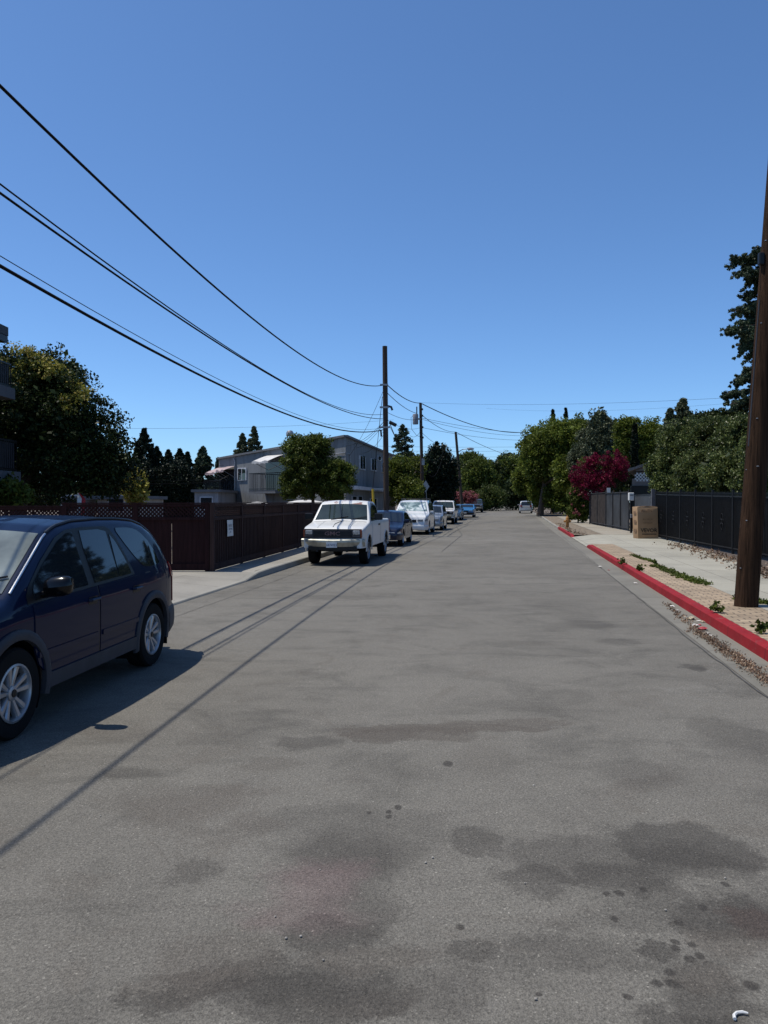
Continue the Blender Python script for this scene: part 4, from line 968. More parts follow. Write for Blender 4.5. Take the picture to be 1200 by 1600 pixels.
def awning(px0, px1, py0, py1, proj, mt, lab):
    a, b = onwall(px0, A, dL, nL, .05), onwall(px1, A, dL, nL, .05); z1, z0 = wz(py0, a), wz(py1, a)
    g = []; n = 10
    for i in range(n+1):
        t = i/n; p = a+(b-a)*t; sag = .05*math.sin(t*math.pi*3)
        g.append([(p.x+nL.x*proj*s, p.y+nL.y*proj*s, z1+(z0+.15-z1)*s**1.2+sag*s) for s in (0, .25, .5, .75, 1)]+[(p.x+nL.x*proj, p.y+nL.y*proj, z0+.03*math.sin(i*2.2))])
    aw = MB().grid(g).build('awning', mt, root, smooth=30, label=lab)
    q = MB()
    for t in (.05, .95):
        p = a+(b-a)*t; q.tube([(p.x, p.y, z0-.4), (p.x+nL.x*proj, p.y+nL.y*proj, z0+.15)], .02, 5)
    q.build('awning_arm', M['galv'], aw)
awning(342, 357, 731, 743, 1.2, cloth_p, 'faded pink awning'); awning(357, 369, 729, 739, 1.1, cloth_p, 'faded pink awning')
awning(419, 444, 712, 726, 1.4, cloth_w, 'sunlit white awning over the balcony')
# patio umbrellas / white patio canopies low behind the fence
for px, py, wd, lab in ((478, 781, 2.0, 'white patio canopy low behind the fence beside the round street tree'), (402, 784, 1.3, 'small white patio canopy just above the brown fence below the stucco wall')):
    p = P(px, py, 44); rt = thing('patio_canopy', lab, 'canopy', (p.x, p.y, 0))
    g = [[(p.x+wd/2*u*(1-v*.0), p.y+1.2*v, p.z-.12*(u*u)-.15*v*v) for u in (-1, -.5, 0, .5, 1)] for v in (-1, -.5, 0, .5, 1)]
    MB().grid(g).build('canopy_cloth', cloth_w, rt, smooth=30)
    for u in (-1, 1):
        for v in (-1, 1): MB().tube([(p.x+u*wd/2*.95, p.y+v*1.15, 0.1), (p.x+u*wd/2*.95, p.y+v*1.15, p.z-.26)], .025, 6).build('leg', M['galv'], rt)
# low pale outbuilding left of the block and far house behind the big tree
def lowhouse(px0, px1, pytop, D, depth, mt, label, name='outbuilding'):
    a, b = P(px0, pytop, D), P(px1, pytop, D); rt = thing(name, label, 'building', (a.x, a.y, 0))
    mb = MB(); prism(mb, [(a.x, a.y), (b.x, b.y), (b.x, b.y+depth), (a.x, a.y+depth)], 0, [a.z]*4); mb.build('wall', mt, rt)
    mb = MB(); prism(mb, [(a.x-.2, a.y-.2), (b.x+.2, b.y-.2), (b.x+.2, b.y+depth+.2), (a.x-.2, a.y+depth+.2)], a.z+.003, [a.z+.18]*4); mb.build('roof', M['stucco_d'], rt)
    mb = MB(); mb.box(((a.x+b.x)/2, a.y-.02, 1.7), (.9, .06, .9)); wd = mb.build('window', M['wframe'], rt); MB().box(((a.x+b.x)/2, a.y-.06, 1.7), (.75, .03, .75)).build('pane', M['glass'], wd)
lowhouse(304, 341, 769, 52, 6, stucco('pale_grey_stucco', (.24, .25, .27)), 'low pale grey outbuilding between the cypresses and the stucco block')
lowhouse(152, 212, 780, 40, 5, stucco('beige_stucco', (.34, .33, .31)), 'low pale house glimpsed under the big tree above the dark fence', 'bungalow')
lowhouse(106, 114, 781, 38, 3, stucco('grey_shed', (.2, .2, .22)), 'narrow grey shed glimpsed above the fence left of the flag', 'shed')
# feather flag
p = P(125, 791, 26); rt = thing('feather_flag', 'small red and white feather flag sticking up behind the dark fence', 'flag', (p.x, p.y, 0.1))
MB().tube([(p.x-.09, p.y, .1), (p.x-.09, p.y, 2.0)], .012, 6).build('pole', M['galv'], rt)
g = [[(p.x-.08+w_*(.26 if z > .1 else .2)*(1 if z < .75 else (1-z)*3+.25), p.y+.02*math.sin(z*9+w_*3), 1.35+.75*z) for w_ in (0, .5)] for z in (0, .25, .5, .75, .9, 1)]
MB().grid(g).build('white_cloth', M['whitepaint'], rt); 
g = [[(p.x-.08+w_*(.26 if z > .1 else .2)*(1 if z < .75 else (1-z)*3+.25)+.001, p.y+.02*math.sin(z*9+w_*3), 1.35+.75*z) for w_ in (.5, 1)] for z in (0, .25, .5, .75, .9, 1)]
MB().grid(g).build('red_cloth', mat('flag_red', (.45, .03, .04), .7), rt)
# near left apartment building: mostly outside the frame, its balconies reach in
rt = thing('apartment_building', 'dark apartment building whose two balconies and eave reach in at the left edge', 'building', (-16, 22, 0))
m_d = stucco('slate_stucco', (.075, .08, .09), .4)
mb = MB(); prism(mb, [(-26, 20.5), (-14.6, 20.5), (-14.6, 26), (-24, 26)], 0, [7.3]*4); mb.build('wall', m_d, rt)
e1 = P(13, 505, 26.3)
mb = MB(); prism(mb, [(-24.5, 20.2), (e1.x, 20.2), (e1.x, 26.3), (-24.5, 26.3)], 7.45, [7.75]*4)
mb.build('roof', M['greytrim'], rt)
a = e1; MB().bar((a.x-.12, 20.2, 7.33), (a.x-.12, 26.3, 7.33), .2, .22).build('gutter', M['black'], rt)
for z0, px, zr in ((5.1, 25, .78), (2.40, 33, 1.0)):
    xe = (px-600)/F*25
    sb = MB(); sb.box(((xe-14.6)/2, 23.4, z0+.19), (xe+14.6, 3.2, .36)); bal = sb.build('balcony', m_d, rt, bevel=.01)
    rb = MB(); x1 = xe-.1
    for z in (z0+.42, z0+.35+zr): rb.bar((-14.6, 21.86, z), (x1, 21.86, z), .05, .05); rb.bar((x1, 21.86, z), (x1, 24.9, z), .05, .05)
    for i in range(12): rb.box((-14.6+(x1+14.6)*i/11, 21.86, z0+.35+zr/2), (.02, .02, zr))
    for i in range(24): rb.box((x1, 21.86+3.04*i/23, z0+.35+zr/2), (.02, .02, zr))
    rb.build('railing', M['black'], bal)
    MB().box((x1-.05, 23.4, z0+.38+zr/2), (.02, 2.9, zr*.82)).build('screen_panel', M['greytrim'], bal)
    MB().box(((x1-14.6)/2, 21.92, z0+.38+zr/2), (x1+14.6-.1, .02, zr*.82)).build('screen_panel', M['greytrim'], bal)
    MB().box((-14.57, 23.3, z0+1.3), (.06, 1.6, 1.9)).build('balcony_door', M['glass'], rt)
# ---------------------------------------------------------------- right side
iron = mat('black_iron', (.012, .0125, .014), .5, var=.2, scale=6, spec=.2)
mesh_d = mat('dark_screen_sheet', (.006, .006, .0065), .9, var=.3, scale=2, spec=.1)
FR = [P(1225, 885, 20.2), P(1190, 876, 21.8), P(1112, 856, 28.0), P(1047, 842, 33.6), P(1025, 838, 35.0)]
FRP = [(Vector((q.x, q.y, .15))) for q in FR]
def topz(y): return interp([(10, 1.98), (20, 2.02), (35, 2.25)], y)
bays = []
P0 = Vector((FRP[0].x, FRP[0].y, 0)); P1 = Vector((FRP[-1].x, FRP[-1].y, 0))
dF = (P1-P0); LF = dF.length; dF.normalize(); P0 = P0-dF*8.8
LF += 8.8
rt = thing('iron_fence', 'long black iron picket fence with small scroll ornaments along the pale pavement', 'fence', (P1.x, P1.y, .15))
nb = 11; nF = Vector((dF.y, -dF.x, 0)); 
if nF.x > 0: nF = -nF
for k in range(nb+1):
    p = P0+dF*(LF*k/nb); zt = topz(p.y)
    MB().box((p.x, p.y, (zt+.1)/2+.05), (.065, .065, zt+.0)).build('post', iron, rt)
for k in range(nb):
    a, b = P0+dF*(LF*k/nb+.04), P0+dF*(LF*(k+1)/nb-.04); za, zb = topz(a.y), topz(b.y); L = (b-a).length
    mb = MB()
    for f in (.17, -.12): mb.bar((a.x, a.y, .15+f if f > 0 else za+f), (b.x, b.y, .15+f if f > 0 else zb+f), .035, .04)
    n = int(L/.105)
    for i in range(n):
        p = a+(b-a)*((i+.5)/n); zt = za+(zb-za)*i/n
        mb.box((p.x, p.y, (.2+zt-.03)/2), (.018, .018, zt-.23)); mb.lathe([(.016, 0), (.001, .07)], (p.x, p.y, zt-.03), 4)
    mb.build('picket_panel', iron, rt)
    mb = MB(); c0 = (a+b)/2+nF*.02
    for (u, v, r_) in ((0, .16, .085), (0, -.16, .085), (.10, 0, .07), (-.10, 0, .07), (0, 0, .05)):
        mb.tube([c0+dF*(u+r_*math.cos(t))+Vector((0, 0, 1.15+v+r_*1.2*math.sin(t))) for t in [2*math.pi*q/14 for q in range(15)]], .010, 5, False)
    mb.build('scroll_ornament', iron, rt)
    a2, b2 = a-nF*.03, b-nF*.03
    mb = MB(); mb.add([(a2.x, a2.y, .26), (b2.x, b2.y, .26), (b2.x, b2.y, zb-.16), (a2.x, a2.y, za-.16)], [(0, 1, 2, 3)]); mb.build('screen_sheet', mesh_d, rt)
# solid dark gate beside the box, tall post
g0 = P(1025, 838, 35.3); g1 = P(985, 830, 41)
rt = thing('metal_gate', 'dark solid metal gate behind the cardboard box', 'gate', (g0.x, g0.y, .15))
a, b = Vector((g0.x, g0.y+.2, 0)), Vector((g1.x+.25, g1.y, 0)); 
MB().bar((a.x, a.y, 1.15), (b.x, b.y, 1.15), .04, 1.9).build('gate_leaf', mat('charcoal_sheet_metal', (.035, .038, .042), .6, var=.2), rt)
MB().box((a.x-.08, a.y, 1.24), (.14, .12, 2.3)).build('post', mat('gate_post_metal', (.09, .09, .10), .5), rt)
MB().bar((a.x, a.y, 2.14), (b.x, b.y, 2.14), .06, .07).build('top_rail', iron, rt)
# grey gate panels (chain link with slats, sheet doors)
q0, q1, q2 = P(983, 829, 43.2), P(947, 822, 50.5), P(922, 816, 57)
M['gatepost'] = mat('weathered_gate_tube', (.045, .045, .048), .6, var=.3, spec=.2)
def gatepanel(a, b, name, label, mt, zt, corr=0.0, posts=2, extra=False):
    a, b = Vector((a.x, a.y, 0)), Vector((b.x, b.y, 0)); d = (b-a); L = d.length; d.normalize(); n = Vector((d.y, -d.x, 0))
    if n.x > 0: n = -n
    rt = thing(name, label, 'fence', (a.x, a.y, .15))
    rows = []; k = int(L/.045)
    for i in range(k+1):
        p = a+d*(L*i/k)+n*(corr*(1 if i % 2 else -1)); rows.append([(p.x, p.y, .2), (p.x, p.y, .9), (p.x, p.y, zt)])
    MB().grid(rows).build('sheet_panel', mt, rt)
    for k in range(posts+1):
        p = a+d*(L*k/posts)+n*.03; MB().tube([(p.x, p.y, .13), (p.x, p.y, zt+.14)], .038, 8).build('post', M['gatepost'], rt, smooth=True)
    for z in (zt, .3): MB().tube([a+n*.03+Vector((0, 0, z)), b+n*.03+Vector((0, 0, z))], .022, 6).build('rail', M['gatepost'], rt)
    return rt, d, n
sheetm = mat('grey_sheet_metal', (.022, .024, .027), .7, .0, var=.5, scale=.9)
gatepanel(q0, q1, 'sheet_metal_gate', 'grey sheet metal gate with scuffed paint beside the white mailbox', sheetm, 2.35, .0, 3)
M['slats'] = mat('faded_brown_grey_slats', (.040, .032, .029), .85, var=.4, scale=3)
gatepanel(q1, q2, 'slatted_fence', 'brownish slatted chain link fence under the crimson bougainvillea', M['slats'], 2.4, .018, 2)
p = P(954, 766, 48.5); MB().box((p.x-.12, p.y, p.z), (.22, .03, .30)).build('paper_notice', M['whitepaint'], label='small white sign on the grey sheet metal gate', cat='notice')
# mailbox on its post
p = P(986, 776, 40.6); rt = thing('mailbox', 'white mailbox on a dark post in front of the gate left of the cardboard box', 'mailbox', (p.x, p.y, .15))
MB().box((p.x, p.y, p.z), (.27, .22, .42)).build('box', M['whitepaint'], rt, bevel=.03); MB().box((p.x, p.y-.115, p.z+.08), (.2, .01, .07)).build('flap', M['galv'], rt)
MB().box((p.x+.02, p.y+.02, (.15+p.z-.2)/2), (.10, .10, p.z-.2-.15)).build('post', M['black'], rt)
MB().box((p.x+.02, p.y-.04, 1.05), (.14, .10, .2)).build('meter', M['galv'], rt, bevel=.02)
# cardboard box
def cardboard():
    m, nt, bs = newmat('cardboard'); v = coords(nt)
    col = ramp(nt, noise(nt, v, 1.5, 4), [(0.3, (.30, .185, .095)), (0.7, (.37, .235, .13))])
    nt.links.new(col, bs.inputs['Base Color']); bs.inputs['Roughness'].default_value = .85; return m
card = cardboard(); b0 = G(1009, 841, .152)
rt = thing('cardboard_box', 'tall worn cardboard box with black printing standing at the driveway gate', 'box', (b0.x, b0.y, .152), R(2))
ORIG[rt.name] = Vector((0, 0, 0))
W_, H_, D_ = .92, 1.42, .62
g = []
for z in (0, .02, .5, 1.0, H_-.04, H_):
    s_ = .985 if z in (0, H_) else 1.0; bl = .012*math.sin(z*2.2); le = .05*z/H_
    r_ = [(-W_/2, -D_/2), (-W_/4, -D_/2-.008), (0, -D_/2-bl), (W_/4, -D_/2-.01), (W_/2, -D_/2), (W_/2, D_/2), (-W_/2, D_/2), (-W_/2, -D_/2)]
    g.append([(x*s_-le, y*s_+(0.03 if z == H_ and abs(x) < .3 else 0), z+(.035 if z == H_ and abs(x) < .3 else 0)) for x, y in r_])
mb = MB().grid(g); bx = mb.build('carton', card, rt, smooth=30)
MB().add([(-W_/2*.985-.05, -D_/2*.985, H_), (0-.05, -D_/2, H_+.035), (W_/2*.985-.05, -D_/2*.985, H_), (W_/2*.985-.05, D_/2*.985, H_), (-W_/2*.985-.05, D_/2*.985, H_)], [(0, 1, 2, 3, 4)]).build('top_flap', card, rt)
inkb = mat('box_print', (.035, .025, .02), .8); inkf = mat('faint_box_print', (.17, .10, .055), .8)
for s, x, z, sz, mt in (('ALLEN', -.05, 1.24, .17, inkf), ('VEVOR', .03, .36, .235, inkb), ('20 x 14 x 36', -.02, .86, .09, inkf), ('THIS SIDE UP', -.03, .70, .075, inkf)):
    vs, fs = text_geo(s, sz, .001, mt is inkb)
    MB().add([(x+v.x-.05*(z+v.y)/H_, -D_/2-.028-v.z, z+v.y) for v in vs], fs).build('printed_text', mt, bx)
MB().add([(-.30, -D_/2-.027, .18), (.36, -D_/2-.027, .18), (.36, -D_/2-.027, .215), (-.30, -D_/2-.027, .215)], [(0, 1, 2, 3)]).build('printed_bar', inkb, bx)
for z in (1.15, .75, .35): 
    MB().add([(-W_/2-.02-.05*z/H_*1.0-.004, y, z+dz) for y, dz in ((-.18, -.07), (.12, -.07), (.12, .07), (-.18, .07))], [(0, 1, 2, 3)]).build('printed_mark', inkf, bx)
# small house with a gable at the right
rt = thing('garden_house', 'small grey gabled house with white lattice vent behind the gates on the right', 'house', (P(1000, 780, 48).x, 48, .1))
wallm = stucco('taupe_stucco', (.22, .20, .195), .4)
xa, xb, yc = P(975, 760, 48).x, P(1024, 760, 48).x+2.5, 48
mb = MB(); prism(mb, [(xa+.5, yc), (xb, yc), (xb+2.2, yc+6), (xa+.5+2.2, yc+6)], .1, [wz(748, Vector((0, 48, 0)))]*4); mb.build('wall', wallm, rt)
zr0, zr1 = CAMH+(784-733)/F*47, CAMH+(784-716)/F*47; xm = P(1030, 716, 47).x
mb = MB(); yv = (46.9, 55); SH = 3.0
mb.add([(xa-.1, yv[0], zr0), (xm, yv[0], zr1), (xm+SH, yv[1], zr1), (xa-.1+SH, yv[1], zr0), (xa-.1, yv[0], zr0-.16), (xm, yv[0], zr1-.16), (xm+SH, yv[1], zr1-.16), (xa-.1+SH, yv[1], zr0-.16),
        (2*xm-xa, yv[0], zr0), (2*xm-xa+SH, yv[1], zr0), (2*xm-xa, yv[0], zr0-.16), (2*xm-xa+SH, yv[1], zr0-.16)],
       [(0,1,2,3), (7,6,5,4), (0,4,5,1), (3,7,4,0) , (2,6,7,3), (1,8,9,2), (5,6,11,10), (1,5,10,8), (8,10,11,9), (2,9,11,6)])
mb.build('roof', mat('grey_shingles', (.20, .175, .16), .9, var=.3, scale=12, bmp=.5, bscale=30), rt)
mb = MB(); mb.add([(xa+.5, 47.4, zr0-.1), (2*xm-xa-.5, 47.4, zr0-.1), (xm, 47.4, zr1-.15)], [(0, 1, 2)]); mb.build('gable', wallm, rt)
lb = MB(); lattice(lb, (P(992, 745, 46.9).x, 46.9, 0), (P(1022, 745, 46.9).x, 46.9, 0), CAMH+(784-752)/F*47, CAMH+(784-739)/F*47, .2, .05, .02); lb.build('lattice_vent', M['whitepaint'], rt)
MB().box((P(1010, 0, 47.8).x, 47.9, 1.5), (1.6, .1, 2.6)).build('carport_opening', M['black'], rt)
# hydrant
h0 = G(886.5, 825.5, .145); rt = thing('fire_hydrant', 'weathered yellow and orange fire hydrant on the mulch strip by the kerb', 'hydrant', (h0.x, h0.y, .14), local=True)
hy = mat('hydrant_paint', (.36, .17, .035), .55, var=.4, scale=9, bmp=.2)
MB().lathe([(.001, 0), (.15, 0), (.15, .04), (.10, .05), (.095, .12), (.10, .5), (.12, .51), (.12, .56), (.10, .57), (.10, .62), (.085, .70), (.05, .745), (.001, .76)], (0, 0, 0), 20).build('barrel', hy, rt, smooth=35)
MB().lathe([(.04, .75), (.04, .82), (.03, .83), (.001, .83)], (0, 0, 0), 6).build('top_nut', hy, rt)
for sx in (1, -1):
    MB().lathe([(.055, sx*.08), (.055, sx*.15), (.07, sx*.155), (.07, sx*.20), (.025, sx*.205), (.025, sx*.235), (.001, sx*.235)], (0, 0, .44), 14, 'x').build('outlet_cap', hy, rt, smooth=35)
MB().lathe([(.07, -.08), (.07, -.16), (.088, -.165), (.088, -.21), (.03, -.215), (.03, -.245), (.001, -.245)], (0, 0, .42), 14, 'y').build('outlet_cap', hy, rt, smooth=35)
# ---------------------------------------------------------------- poles and wires
def polemat(name, a, b):
    m, nt, bs = newmat(name); v = coords(nt)
    mp = N(nt, 'ShaderNodeMapping'); mp.inputs['Scale'].default_value = (14, 14, 0.5); nt.links.new(v, mp.inputs[0])
    n = noise(nt, mp.outputs[0], 1.8, 7, 0.7, 0.3)
    col = ramp(nt, n, [(0.32, a), (0.68, b)])
    spk = ramp(nt, noise(nt, v, 30, 4, 0.8), [(0.70, 0.0), (0.74, 1.0)])
    col = mixc(nt, spk, col, tuple(k*1.9 for k in b))
    nt.links.new(col, bs.inputs['Base Color']); bs.inputs['Roughness'].default_value = .9; bs.inputs['Specular IOR Level'].default_value = .08
    bump(nt, bs, n, 1.0, .035); return m
M['pole'] = polemat('creosoted_pole_wood', (.010, .006, .004), (.062, .034, .020))
M['pole2'] = polemat('weathered_pole_wood', (.035, .027, .023), (.090, .068, .055))
def poleobj(label, base, top, r0, r1, mt, group='wooden utility poles'):
    rt = thing('utility_pole', label, 'utility pole', base, group=group)
    base, top = Vector(base), Vector(top); n = 30; rows = []
    for i in range(n+1):
        t = i/n; c = base+(top-base)*t; r = r0+(r1-r0)*t; row = []
        for k in range(25):
            a = 2*math.pi*k/24; rr = r*(1+.03*mnoise.noise(Vector((math.cos(a)*3, math.sin(a)*3, t*6))))
            row.append((c.x+rr*math.cos(a), c.y+rr*math.sin(a), c.z))
        rows.append(row)
    mb = MB().grid(rows); mb.f.append(tuple(len(mb.v)-25+k for k in range(24)))
    mb.build('pole', mt, rt, smooth=60); return rt
# near right pole
b = G(1165.5, 947, .148); t = b+Vector((.80, .1, 11.5))
rp = poleobj('near dark brown wooden utility pole leaning slightly at the right edge of the photo', b-Vector((0, 0, .02)), t, .178, .125, M['pole'])
for z, a in ((.75, 200), (1.5, 215), (2.3, 190), (2.35, 250), (3.1, 230), (4.6, 215), (5.9, 205)):
    c = b+(t-b)*(z/11.5); a = R(a); r = .175-.004*z
    MB().lathe([(.001, 0), (.018, 0), (.018, .012), (.001, .016)], (c.x+r*math.cos(a), c.y+r*math.sin(a), z), 8).build('bolt', M['galv'], rp)
c = b+(t-b)*(5.55/11.5); MB().box((c.x-.18, c.y-.05, 5.62), (.09, .08, .2)).build('bracket', M['black'], rp, bevel=.02)
MB().tube([b+(t-b)*f+Vector((-.165+.03*f, -.04, 0)) for f in (.22, .3, .36, .42)], .012, 6).build('conduit', M['greytrim'], rp)
# pole 1
p1 = P(604, 790, 40); p1.z = .12; p1t = P(601.3, 541, 40); 
q1_ = poleobj('tall utility pole rising behind the white pickup in front of the stucco block', p1, p1t, .15, .125, M['pole2'])
def on1(py): 
    t = (784-py)/F*40+1.8; return p1+(p1t-p1)*((t-.12)/(p1t.z-.12))
p2 = P(661, 790, 60); p2.z = .14; p2t = P(657, 630, 60)
q2_ = poleobj('utility pole with a grey transformer canister beyond the stucco block', p2, p2t, .15, .11, M['pole2'])
def on2(py): 
    t = (784-py)/F*60+1.8; return p2+(p2t-p2)*((t-.12)/(p2t.z-.12))
p3 = P(723, 787, 95); p3.z = gz(95)+.1; p3t = P(712, 675, 95)
q3_ = poleobj('leaning utility pole with a street lamp arm near the pink oleander', p3, p3t, .20, .15, M['pole2'])
def on3(py):
    t = (784-py)/F*95+1.8; return p3+(p3t-p3)*((t-p3.z)/(p3t.z-p3.z))
# fittings
for k, (py, w_) in enumerate(((602, .3), (637, .35), (668, .45))):
    c = on1(py); MB().bar(c+Vector((-w_/2-.12, -.1, 0)), c+Vector((w_/2, -.1, 0)), .07, .09).build('crossarm', M['galv'], q1_)
c = on1(638); MB().tube([c+Vector((.14, 0, .1)), c+Vector((.30, -.1, .05)), c+Vector((.36, -.1, -.12))], .06, 8).build('terminal_box', M['greytrim'], q1_)
c = on1(666); MB().tube([c+Vector((.2, -.1, .2)), c+Vector((.55, -.15, .02))], .09, 8).build('splice_box', M['black'], q1_)
c = on1(672); MB().tube([c+Vector((-.25, -.1, .0)), c+Vector((-.22, -.12, -.35))], .045, 8).build('splice_box', M['black'], q1_)
c = on1(764); MB().bar(c, c+Vector((-.72, -.1, 0)), .07, .07).build('guy_strut', M['galv'], q1_)
g1_ = P(582.5, 764, 39.5); g2_ = P(585, 806, 39.5); g2_.z = .6
rt = thing('guy_wire', 'guy wire with a yellow marker sleeve beside the pole behind the white pickup', 'guy wire', (g2_.x, g2_.y, .14))
MB().tube([on1(620)+Vector((-.15, 0, 0)), P(583, 757, 39.6), g1_, g2_, (g2_.x+.05, g2_.y, .14)], .014, 5).build('wire', M['wire'], rt)
MB().tube([g1_, g2_], .065, 8).build('marker_sleeve', mat('yellow_plastic', (.50, .33, .02), .5), rt, smooth=True)
# transformer on pole 2
c = on2(655)+Vector((-.42, -.1, 0)); MB().lathe([(.001, -.42), (.21, -.42), (.22, -.38), (.22, .32), (.19, .38), (.001, .40)], tuple(c), 16).build('transformer', mat('transformer_grey', (.20, .20, .22), .5), q2_, smooth=35)
MB().bar(c, c+Vector((.40, .05, 0)), .12, .12).build('bracket', M['galv'], q2_)
MB().tube([c+Vector((.1, 0, .38)), c+Vector((.1, 0, .95))], .05, 6).build('fuse_holder', M['black'], q2_)
MB().tube([c+Vector((-.15, 0, .3)), c+Vector((-.35, 0, .1)), c+Vector((-.3, 0, -.8)), c+Vector((.1, 0, -1.3)), c+Vector((.45, 0, -1.4))], .015, 5).build('jumper_wire', M['wire'], q2_)
for py in (640, 650, 668, 684): 
    c = on2(py); MB().lathe([(.001, -.08), (.05, -.07), (.06, 0), (.04, .08), (.001, .09)], (c.x+.14, c.y-.05, c.z), 8).build('insulator', M['greytrim'], q2_)
c = on2(722); MB().box((c.x+.1, c.y-.17, c.z), (.22, .12, .5)).build('meter_box', M['galv'], q2_)
# lamp arm on pole 3
c = on3(707); MB().tube([c, c+Vector((.6, -.1, .35)), c+Vector((1.2, -.2, .42))], .05, 6).build('lamp_arm', M['galv'], q3_)
MB().lathe([(.001, -.45), (.14, -.35), (.17, 0), (.10, .35), (.001, .45)], tuple(c+Vector((1.6, -.25, .42))), 10, 'x').build('lamp_head', M['galv'], q3_, smooth=True)
def cable(a, b, sag, r, label, group=None, name='overhead_cable', n=28, cat='cable'):
    a, b = Vector(a), Vector(b)
    pts = [a+(b-a)*(i/n)+Vector((0, 0, -4*sag*(i/n)*(1-i/n))) for i in range(n+1)]
    return MB().tube(pts, r, 5).build(name, M['wire'], label=label, cat=cat, group=group, smooth=60)
# previous pole stands behind the camera; cables run from it to pole 1
PX, PD = -5.75, -6.0
def back(z, dx=0): return Vector((PX+dx, PD, z))
cable(back(7.83), on1(603)+Vector((-.15, -.1, 0)), 1.98, .019, 'topmost thick black cable sweeping from the upper left to the tall pole', n=50)
cable(back(6.87, -.40), on1(648)+Vector((-.15, -.1, 0)), 1.62, .011, 'upper of the close pair of black cables sweeping to the tall pole', n=50)
cable(back(6.59, -.52), on1(655)+Vector((-.15, -.1, 0)), 1.36, .016, 'lower of the close pair of black cables sweeping to the tall pole', n=50)
cable(back(5.90, -.5), on1(672)+Vector((-.15, -.1, 0)), 1.56, .022, 'lowest and thickest black telephone cable sweeping from the left to the tall pole', n=50)
cable(back(6.06, -.5), on1(672)+Vector((-.15, -.1, .12)), 1.60, .006, 'hair thin messenger wire running just above the thickest telephone cable', n=50)
# back pole itself, outside the frame, carries them
TR = P(835, 674, 92)
cable(on1(603)+Vector((.15, 0, 0)), on2(630), .25, .026, 'thick top cable between the tall pole and the transformer pole')
cable(on2(630), TR, .9, .035, 'thick top cable from the transformer pole across the street into the right trees')
cable(on1(611), on2(646)+Vector((-.3, 0, 0)), .2, .018, 'second cable from the tall pole to the transformer canister')
cable(on2(647), on3(675), .4, .022, 'sloping cable from the transformer pole to the leaning lamp pole')
cable(on3(675), P(812, 716, 140), .4, .03, 'sloping cable from the leaning lamp pole down into the far trees')
cable(on1(643), on2(654), .25, .012, 'thin cable just below the top cable left of the transformer'); cable(on1(655), on2(668), .3, .010, 'thin cable meeting the transformer pole below its canister')
TG = 'thin wires from the transformer pole to the right trees'
for py, ex, ey, sg in ((655, 845, 680, .5), (653, 845, 676, .35), (668, 850, 687, .4)):
    cable(on2(py), P(ex, ey, 92), sg, .014, 'thin wire from the transformer pole to the right trees', TG)
cable(on1(620), on2(668)+Vector((-3.0, 0, -.4)), .6, .012, 'slack drop wire falling to the right of the tall pole')
cable(on1(660)+Vector((.2, 0, 0)), P(667, 736, 62), 1.0, .020, 'slack thick cable drooping in front of the dark cypresses')
cable(P(667, 736, 62), P(692, 712, 66), 1.0, .020, 'short looping cable on the face of the dark cypress mass')
cable(on1(665)+Vector((.2, 0, 0)), P(664, 717, 60), .8, .014, 'thin slack wire from the splice boxes to the transformer pole')
cable(P(664, 710, 60), P(694, 702, 72), .9, .012, 'thin sagging wire crossing the top of the dark cypress mass')
cable(on2(675), P(679, 692, 70), .05, .014, 'short straight drop wire right of the transformer pole')
cable(on2(672), P(640, 680, 54), .3, .012, 'curved wire between the sparse conifer and the transformer pole')
SW = 'service drops from the tall pole to the stucco block'
for i, (py, e) in enumerate(((612, P(546, 712, 50)), (660, P(541, 697, 50)), (660, P(556, 694, 53)), (664, P(556, 700, 53)), (680, P(566, 708, 56)))):
    cable(on1(py)+Vector((-.12, 0, 0)), e, .25, .010, 'thin service drop from the tall pole to the stucco block', SW)
cable(on1(700), P(590, 716, 55), .2, .012, 'loose wire hanging against the street side of the stucco block')
DG = 'distant wires crossing behind the far end of the street'
for py, py2 in ((697, 697), (704, 703), (713, 712), (718, 718), (722, 722)):
    cable(P(590, py, 170), P(880, py2, 170), .25, .022, 'thin straight wire crossing the sky low over the far trees', DG, n=10)
cable(P(150, 669, 60), P(615, 656, 78), .3, .009, 'faint thin wire crossing the sky left of the tall pole at mid height', n=12)
cable(P(655, 629, 100), P(1230, 616, 60), .5, .010, 'faint thin wire crossing the sky right of the transformer pole, upper one', n=12)
cable(P(760, 638, 110), P(1230, 622, 65), .7, .007, 'faint thin wire crossing the sky right of the transformer pole, lower one', n=12)
LG = 'low wires crossing in front of the left cypresses'
for py, py2 in ((731, 727), (741, 738), (750, 747), (754.5, 752)):
    cable(P(150, py, 45), P(350, py2, 54), .12, .012 if py < 752 else .02, 'pale low wire crossing in front of the left cypresses', LG, n=10)
# street sign seen nearly edge on near the transformer pole
p = P(665, 760, 57); rt = thing('street_sign', 'grey diamond sign on a leaning pole seen from behind next to the transformer pole', 'sign', (p.x+.15, p.y, .14))
MB().tube([(p.x+.15, p.y, .14), (p.x, p.y, p.z+.3)], .035, 8).build('pole', M['galv'], rt)
dz = .45; mb = MB(); mb.add([(p.x-.28, p.y-.06, p.z), (p.x, p.y-.06, p.z-dz), (p.x+.28, p.y-.06, p.z), (p.x, p.y-.06, p.z+dz), (p.x-.28, p.y-.05, p.z), (p.x, p.y-.05, p.z-dz), (p.x+.28, p.y-.05, p.z), (p.x, p.y-.05, p.z+dz)], [(0,1,2,3), (7,6,5,4), (0,4,5,1), (1,5,6,2), (2,6,7,3), (3,7,4,0)])
mb.build('sign_plate', M['galv'], rt)
